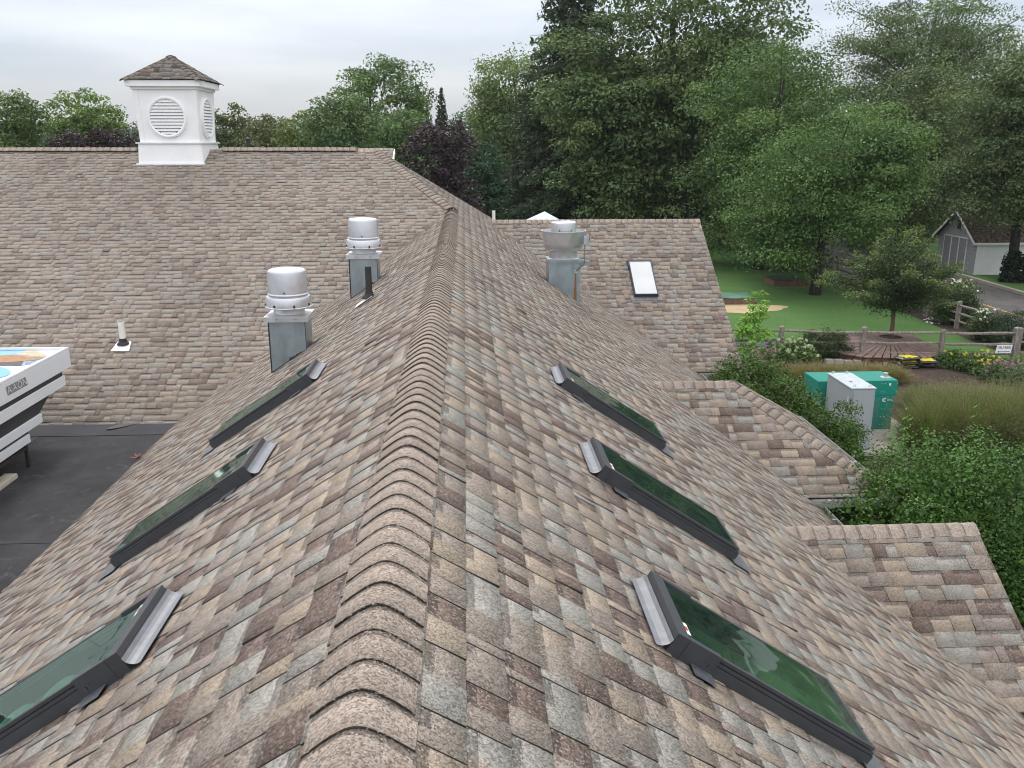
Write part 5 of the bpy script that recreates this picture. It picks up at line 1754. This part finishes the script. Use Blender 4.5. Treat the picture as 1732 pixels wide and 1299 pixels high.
mb.box(-.015, cw_ + .02, -.02, cdp + .02, ch_ - .028, ch_)
mb.build('cabinet_top', mat_plain('pale_cabinet_top', (0.50, 0.56, 0.58), .4), cab, bevel=.006)
mb = MB()
mb.box(.045, cw_ - .055, -.018, -.001, .06, ch_ - .07)
mb.build('cabinet_door', GREYP, cab, bevel=.006)
mb = MB()
for z in (.3, .8, ch_ - .2):
    mb.box(.02, .042, -.012, 0, z, z + .06)
mb.box(-.006, -.001, .12, .16, ch_ - .36, ch_ - .26, 1)
mb.build('hinges', [GREYP, WHITE], cab)
for x, y in ((.10, .10), (cw_ - .09, .10), (.10, cdp - .06), (cw_ - .12, cdp - .06)):
    mb = MB()
    mb.tube([(x + .03 * math.cos(t), y, ch_ + .028 + .03 * math.sin(t)) for t in [2 * PI * k / 14 for k in range(15)]], .008, 6, caps=False)
    mb.build('lifting_eye', BOLT, cab, smooth=True)
mb = MB()
mb.poly([(.18, cdp * .36, ch_ + .003), (.26, cdp * .36, ch_ + .003), (.26, cdp * .46, ch_ + .003), (.18, cdp * .46, ch_ + .003)])
mb.build('printed_label', mat_plain('grey_label', (0.16, 0.17, 0.18)), cab)
mb = MB()
mb.box(gx0 - .3, gx1 + .45, a[1] - .15, gy1 + .2, GZ + .01, GZ + .12)
tag(mb.build('concrete_pad', CONC, bevel=.02), 'pale concrete pad under the generator and the grey cabinet', 'slab')

# ------------------------------------------------------------------ stone edging and bags
wl0, wl1 = at_z(1395, 615, GZ), at_z(1606, 622, GZ)
e = empty('stone_edging', (wl0[0], wl0[1], GZ), 'row of pale stone blocks edging the bed in front of the rail fence', 'low wall')
n = 13
rngb = random.Random(3)
mb = MB()
for k in range(n):
    t0, t1_ = k / n, (k + .94) / n
    d = wl1 - wl0
    pA_, pB_ = d * t0, d * t1_
    y = rngb.uniform(-.02, .02)
    mb.box(pA_[0], pB_[0], pA_[1] + y - .11, pA_[1] + y + .11, -.02, .15 + rngb.uniform(-.02, .02))
mb.build('stone_blocks', mat_plain('pale_stone', (0.36, 0.34, 0.31), .9, var=.25, scale=5, bmp=.4), e, bevel=.012)
YBAG = mat_plain('yellow_bag_film', (0.66, 0.56, 0.02), .35, var=.08); KBAG = mat_plain('black_bag_film', (0.02, 0.02, 0.022), .35)
def bag(name, loc, rz, seed, label):
    rng = np.random.default_rng(seed)
    nx, ny = 15, 11
    V, F, MI = [], [], []
    ph = rng.uniform(0, 6, 4)
    for s_ in (1, -1):
        for j in range(ny):
            for i in range(nx):
                x, y = i / (nx - 1) * 2 - 1, j / (ny - 1) * 2 - 1
                r = max(0, (1 - abs(x) ** 3.2) * (1 - abs(y) ** 3.2)) ** .5
                z = s_ * (.075 * r) * (1 + .22 * math.sin(5 * x + ph[0]) * math.cos(4 * y + ph[1])) + .006 * math.sin(11 * x + ph[2])
                V.append((x * .40 * (1 + .03 * math.sin(3 * y)), y * .25 * (1 + .05 * math.sin(4 * x)), .085 + z))
    for s_ in (0, 1):
        o_ = s_ * nx * ny
        for j in range(ny - 1):
            for i in range(nx - 1):
                a_ = o_ + j * nx + i
                F.append((a_, a_ + 1, a_ + nx + 1, a_ + nx) if s_ == 0 else (a_, a_ + nx, a_ + nx + 1, a_ + 1))
                MI.append(0 if (s_ == 0 and 2 <= i <= nx - 5 and 1 <= j) else 1)
    o = mk(name, np.array(V), np.array(F), [YBAG, KBAG], None, mi=MI, smooth=True)
    o.location = loc; o.rotation_euler = (rng.uniform(-.06, .06), rng.uniform(-.06, .06), rz)
    tag(o, label, 'bag', 'mulch bags')
b0 = at_z(1531, 622, GZ); b1_ = at_z(1560, 621, GZ)
for k in range(3): bag('mulch_bag', (b0[0] + .02 * k, b0[1] - .02 * k, GZ + .13 * k), .12 * k, 600 + k, 'yellow and black mulch bag, ' + ('bottom', 'middle', 'top')[k] + ' of the left stack before the fence')
for k in range(2): bag('mulch_bag', (b1_[0] + .08, b1_[1] - .02 * k, GZ + .13 * k), -.1 + .15 * k, 610 + k, 'yellow and black mulch bag, ' + ('bottom', 'top')[k] + ' of the right stack before the fence')

# ------------------------------------------------------------------ covered sandboxes in the lawn
BRICK = mat_plain('brick_red_wood', (0.16, 0.095, 0.070), .85, var=.25, scale=8)
TARP = mat_plain('green_tarpaulin', (0.10, 0.22, 0.15), .5, var=.2, scale=2)
TARPD = mat_plain('dark_green_mesh', (0.035, 0.065, 0.045), .7, var=.25, scale=3)
def sandbox(u0, u1, v, dpt, h, tarp, label, sag):
    p0, p1 = at_z(u0, v, GZ), at_z(u1, v, GZ)
    W = p1[0] - p0[0]
    e = empty('sandbox', (p0[0], p0[1], GZ), label, 'sandbox', 'sandboxes in the lawn')
    mb = MB()
    t = .08
    mb.box(0, W, 0, t, 0, h); mb.box(0, W, dpt - t, dpt, 0, h); mb.box(0, t, t, dpt - t, 0, h); mb.box(W - t, W, t, dpt - t, 0, h)
    mb.build('box_wall', BRICK, e, bevel=.008)
    nx, ny = 14, 8
    V, F = [], []
    for j in range(ny + 1):
        for i in range(nx + 1):
            x, y = i / nx, j / ny
            V.append((x * (W + .1) - .05, y * (dpt + .1) - .05, h + .015 + sag * 4 * x * (1 - x) * 4 * y * (1 - y) + .012 * math.sin(9 * x + 4 * y)))
    for j in range(ny):
        for i in range(nx):
            a_ = j * (nx + 1) + i; F.append((a_, a_ + 1, a_ + nx + 2, a_ + nx + 1))
    mk('cover', np.array(V), np.array(F), tarp, e, smooth=True)
sandbox(1205, 1279, 516, 1.5, .30, TARP, 'sandbox under a pale green cover amid spilled sand near the dormer', .06)
sandbox(1309, 1366, 484, 1.6, .30, TARPD, 'sandbox under a dark green cover deeper in the lawn', -.08)

# small slate mat by the fence and the canopy behind the dormer
o = mk('grey_mat', [(9.8, 30.4, GZ + .03), (12.4, 30.4, GZ + .03), (12.4, 31.4, GZ + .03), (9.8, 31.4, GZ + .03), (9.8, 30.4, GZ + .014), (12.4, 30.4, GZ + .014), (12.4, 31.4, GZ + .014), (9.8, 31.4, GZ + .014)], [(0, 1, 2, 3), (4, 7, 6, 5), (0, 4, 5, 1), (1, 5, 6, 2), (2, 6, 7, 3), (3, 7, 4, 0)], mat_plain('slate_mat', (0.05, 0.06, 0.08), .7))
tag(o, 'dark slate coloured mat on the lawn behind the rail fence', 'mat')
tq = at_y(921, 357.5, 46)
R_ = 36 * mpp(46) * 1.45
e = empty('canopy_tent', (tq[0], 46, GZ), 'pale aqua pop up canopy peeking above the far dormer ridge', 'canopy')
zt3 = tq[2] - GZ
mb = MB()
ze = zt3 - R_ * .56
cs_ = [(-R_, -R_), (R_, -R_), (R_, R_), (-R_, R_)]
for i in range(4):
    (xa, ya), (xb, yb_) = cs_[i], cs_[(i + 1) % 4]
    mb.poly([(xa, ya, ze), (xb, yb_, ze), (0, 0, zt3)])
    mb.poly([(xa, ya, ze), (xb, yb_, ze), (xb, yb_, ze - .2), (xa, ya, ze - .2)])
mb.build('canopy_roof', mat_plain('pale_aqua_cloth', (0.62, 0.76, 0.78), .6, var=.05), e)
for x, y in cs_:
    mb = MB(); mb.tube([(x * .97, y * .97, 0), (x * .97, y * .97, ze - .01)], .025, 8)
    mb.build('leg', GREYL, e)
lp = at_z(817, 352, GZ)
lpy = 60.0
l0 = at_y(817, 350, lpy)
e = empty('lamp_post', (l0[0], lpy, GZ), 'thin dark lamp post with a flat head beside the purple maple', 'lamp post')
zl = at_y(817, 309, lpy)[2] - GZ
mb = MB(); mb.tube([(0, 0, 0), (0, 0, zl)], [.06, .045], 10); mb.build('post', IRON, e, smooth=True)
mb = MB(); mb.box(-.42, -.02, -.1, .1, zl - .02, zl + .06); mb.beam((-.05, 0, zl - .02), (.05, 0, zl - .02), .05, .05); mb.build('lamp_head', mat_plain('grey_lamp_head', (.2, .2, .2)), e)

# ------------------------------------------------------------------ white outbuilding by the driveway
hx, hy = 28.3, 46.8
hz_e = -3.9 - GZ
HWd, HLn = 4.0, 7.0
e = empty('outbuilding', (hx, hy, GZ), 'small white outbuilding with a brown roof and tall doors beside the driveway', 'building')
zpk = hz_e + 1.45
mb = MB()
mb.poly([(0, 0, 0), (HLn, 0, 0), (HLn, 0, hz_e), (0, 0, hz_e)])
mb.poly([(HLn, 0, 0), (HLn, HWd, 0), (HLn, HWd, hz_e), (HLn, HWd / 2, zpk), (HLn, 0, hz_e)])
mb.poly([(0, HWd, 0), (HLn, HWd, 0), (HLn, HWd, hz_e), (0, HWd, hz_e)])
mb.build('wall', mat_plain('white_stucco', (0.80, 0.80, 0.79), .8, var=.06, scale=1.5, bmp=.2), e)
mb = MB()
mb.poly([(0, 0, 0), (0, HWd, 0), (0, HWd, hz_e), (0, HWd / 2, zpk), (0, 0, hz_e)])
for k in range(14):
    z = .1 + k * .22
    hw2 = 0 if z < hz_e else (z - hz_e) / 1.45 * HWd / 2
    if z > zpk - .2: break
    mb.box(-.012, -.001, hw2 + .02, HWd - hw2 - .02, z, z + .02)
mb.build('gable_wall', mat_plain('grey_clapboard', (0.40, 0.42, 0.44), .7, var=.06), e)
V, F, TN, MI = [], [], [], []
sl2 = math.hypot(HWd / 2 + .25, 1.45 * (HWd / 2 + .25) / (HWd / 2))
ang = math.atan2(1.45, HWd / 2)
for sg_ in (-1, 1):
    shingles(V, F, TN, MI, (0, HWd / 2, zpk + .06), (1, 0, 0), (0, sg_ * math.cos(ang), -math.sin(ang)), (0, sg_ * math.sin(ang), math.cos(ang)), [(-.3, 0), (HLn + .3, 0), (HLn + .3, sl2), (-.3, sl2)], 700 + sg_)
TN = [np.array(x) * np.array((.40, .32, .28)) if mi == 0 else x for x, mi in zip(TN, MI)]
roof_obj('roof', V, F, TN, MI, e)
mb = MB()
for sg_ in (-1, 1):
    a_ = (-.31, HWd / 2, zpk - .02); b_2 = (-.31, HWd / 2 + sg_ * sl2 * math.cos(ang), zpk - .02 - sl2 * math.sin(ang))
    mb.beam(a_, b_2, .03, .12)
mb.build('rake_board', WHITE, e)
mb = MB(); mb.box(-.3, HLn + .3, -.32, -.25, hz_e - .24, hz_e - .12); mb.build('gutter', WHITE, e)
for y in (1.35, 2.15, 2.95):
    d_ = MB(); d_.box(-.05, -.002, y - .36, y + .36, .1, 1.95)
    dob = d_.build('door', mat_plain('grey_door', (0.30, 0.31, 0.33), .6), e)
    f_ = MB()
    for yy in (y - .40, y + .36): f_.box(-.06, -.004, yy, yy + .04, .0, 2.02)
    f_.box(-.06, -.004, y - .36, y + .36, 1.96, 2.02)
    f_.build('door_frame', WHITE, dob)
mb = MB(); mb.box(-.05, -.002, HWd / 2 - .16, HWd / 2 + .16, hz_e + .45, hz_e + .95); mb.build('gable_vent', mat_plain('dark_vent', (0.05, 0.05, 0.055)), e)
sh('ivy_bush', 1710, 480, .42, 1.6, 'dark ivy bush hanging on the white outbuilding wall', (0.022, 0.036, 0.018), 711, n=5000, leaf=.16)
# pale yellow house glimpsed through the trunks
yp = at_y(1098, 352, 88)
e = empty('yellow_house', (yp[0] - 1.5, 88, GZ), 'pale yellow house glimpsed between the trunks behind the ash', 'house')
mb = MB()
mb.box(-4, 7, 0, 6, 0, 3.4)
for k in range(15): mb.box(-4, 7, -.012, 0, .1 + k * .22, .12 + k * .22)
mb.build('wall', mat_plain('pale_yellow_siding', (0.50, 0.44, 0.26), .7), e)
mb = MB(); mb.hexa([(-4.4, -.4, 3.4), (7.4, -.4, 3.4), (7.4, 6.4, 3.4), (-4.4, 6.4, 3.4), (-4.4, 2.9, 5.6), (7.4, 2.9, 5.6), (7.4, 3.1, 5.6), (-4.4, 3.1, 5.6)]); mb.build('roof', mat_plain('grey_house_roof', (.12, .12, .12)), e)
for x in (-2, 1, 4):
    mb = MB(); mb.box(x - .5, x + .5, -.05, -.014, 1.1, 2.5); w_o = mb.build('window', mat_plain('dark_window_glass', (.05, .06, .07), .1), e)
    mb = MB()
    for xx in (x - .58, x + .5): mb.box(xx, xx + .08, -.06, -.014, 1.05, 2.58)
    mb.box(x - .5, x + .5, -.06, -.014, 2.5, 2.58); mb.box(x - .5, x + .5, -.06, -.014, 1.03, 1.1)
    mb.build('window_frame', WHITE, w_o)

# ------------------------------------------------------------------ air
m = bpy.data.materials.new('haze_air'); m.use_nodes = True
t = m.node_tree
t.nodes.remove(t.nodes['Principled BSDF'])
pv = nn(t, 'ShaderNodeVolumePrincipled')
pv.inputs['Color'].default_value = (0.86, 0.91, 0.96, 1)
pv.inputs['Density'].default_value = 0.0002
lk(t, pv.outputs[0], t.nodes['Material Output'].inputs['Volume'])
mb = MB()
mb.box(-4100, 4100, -400, 5400, GZ - 1.2, 140)
o = mb.build('haze', m)
tag(o, kind='stuff')
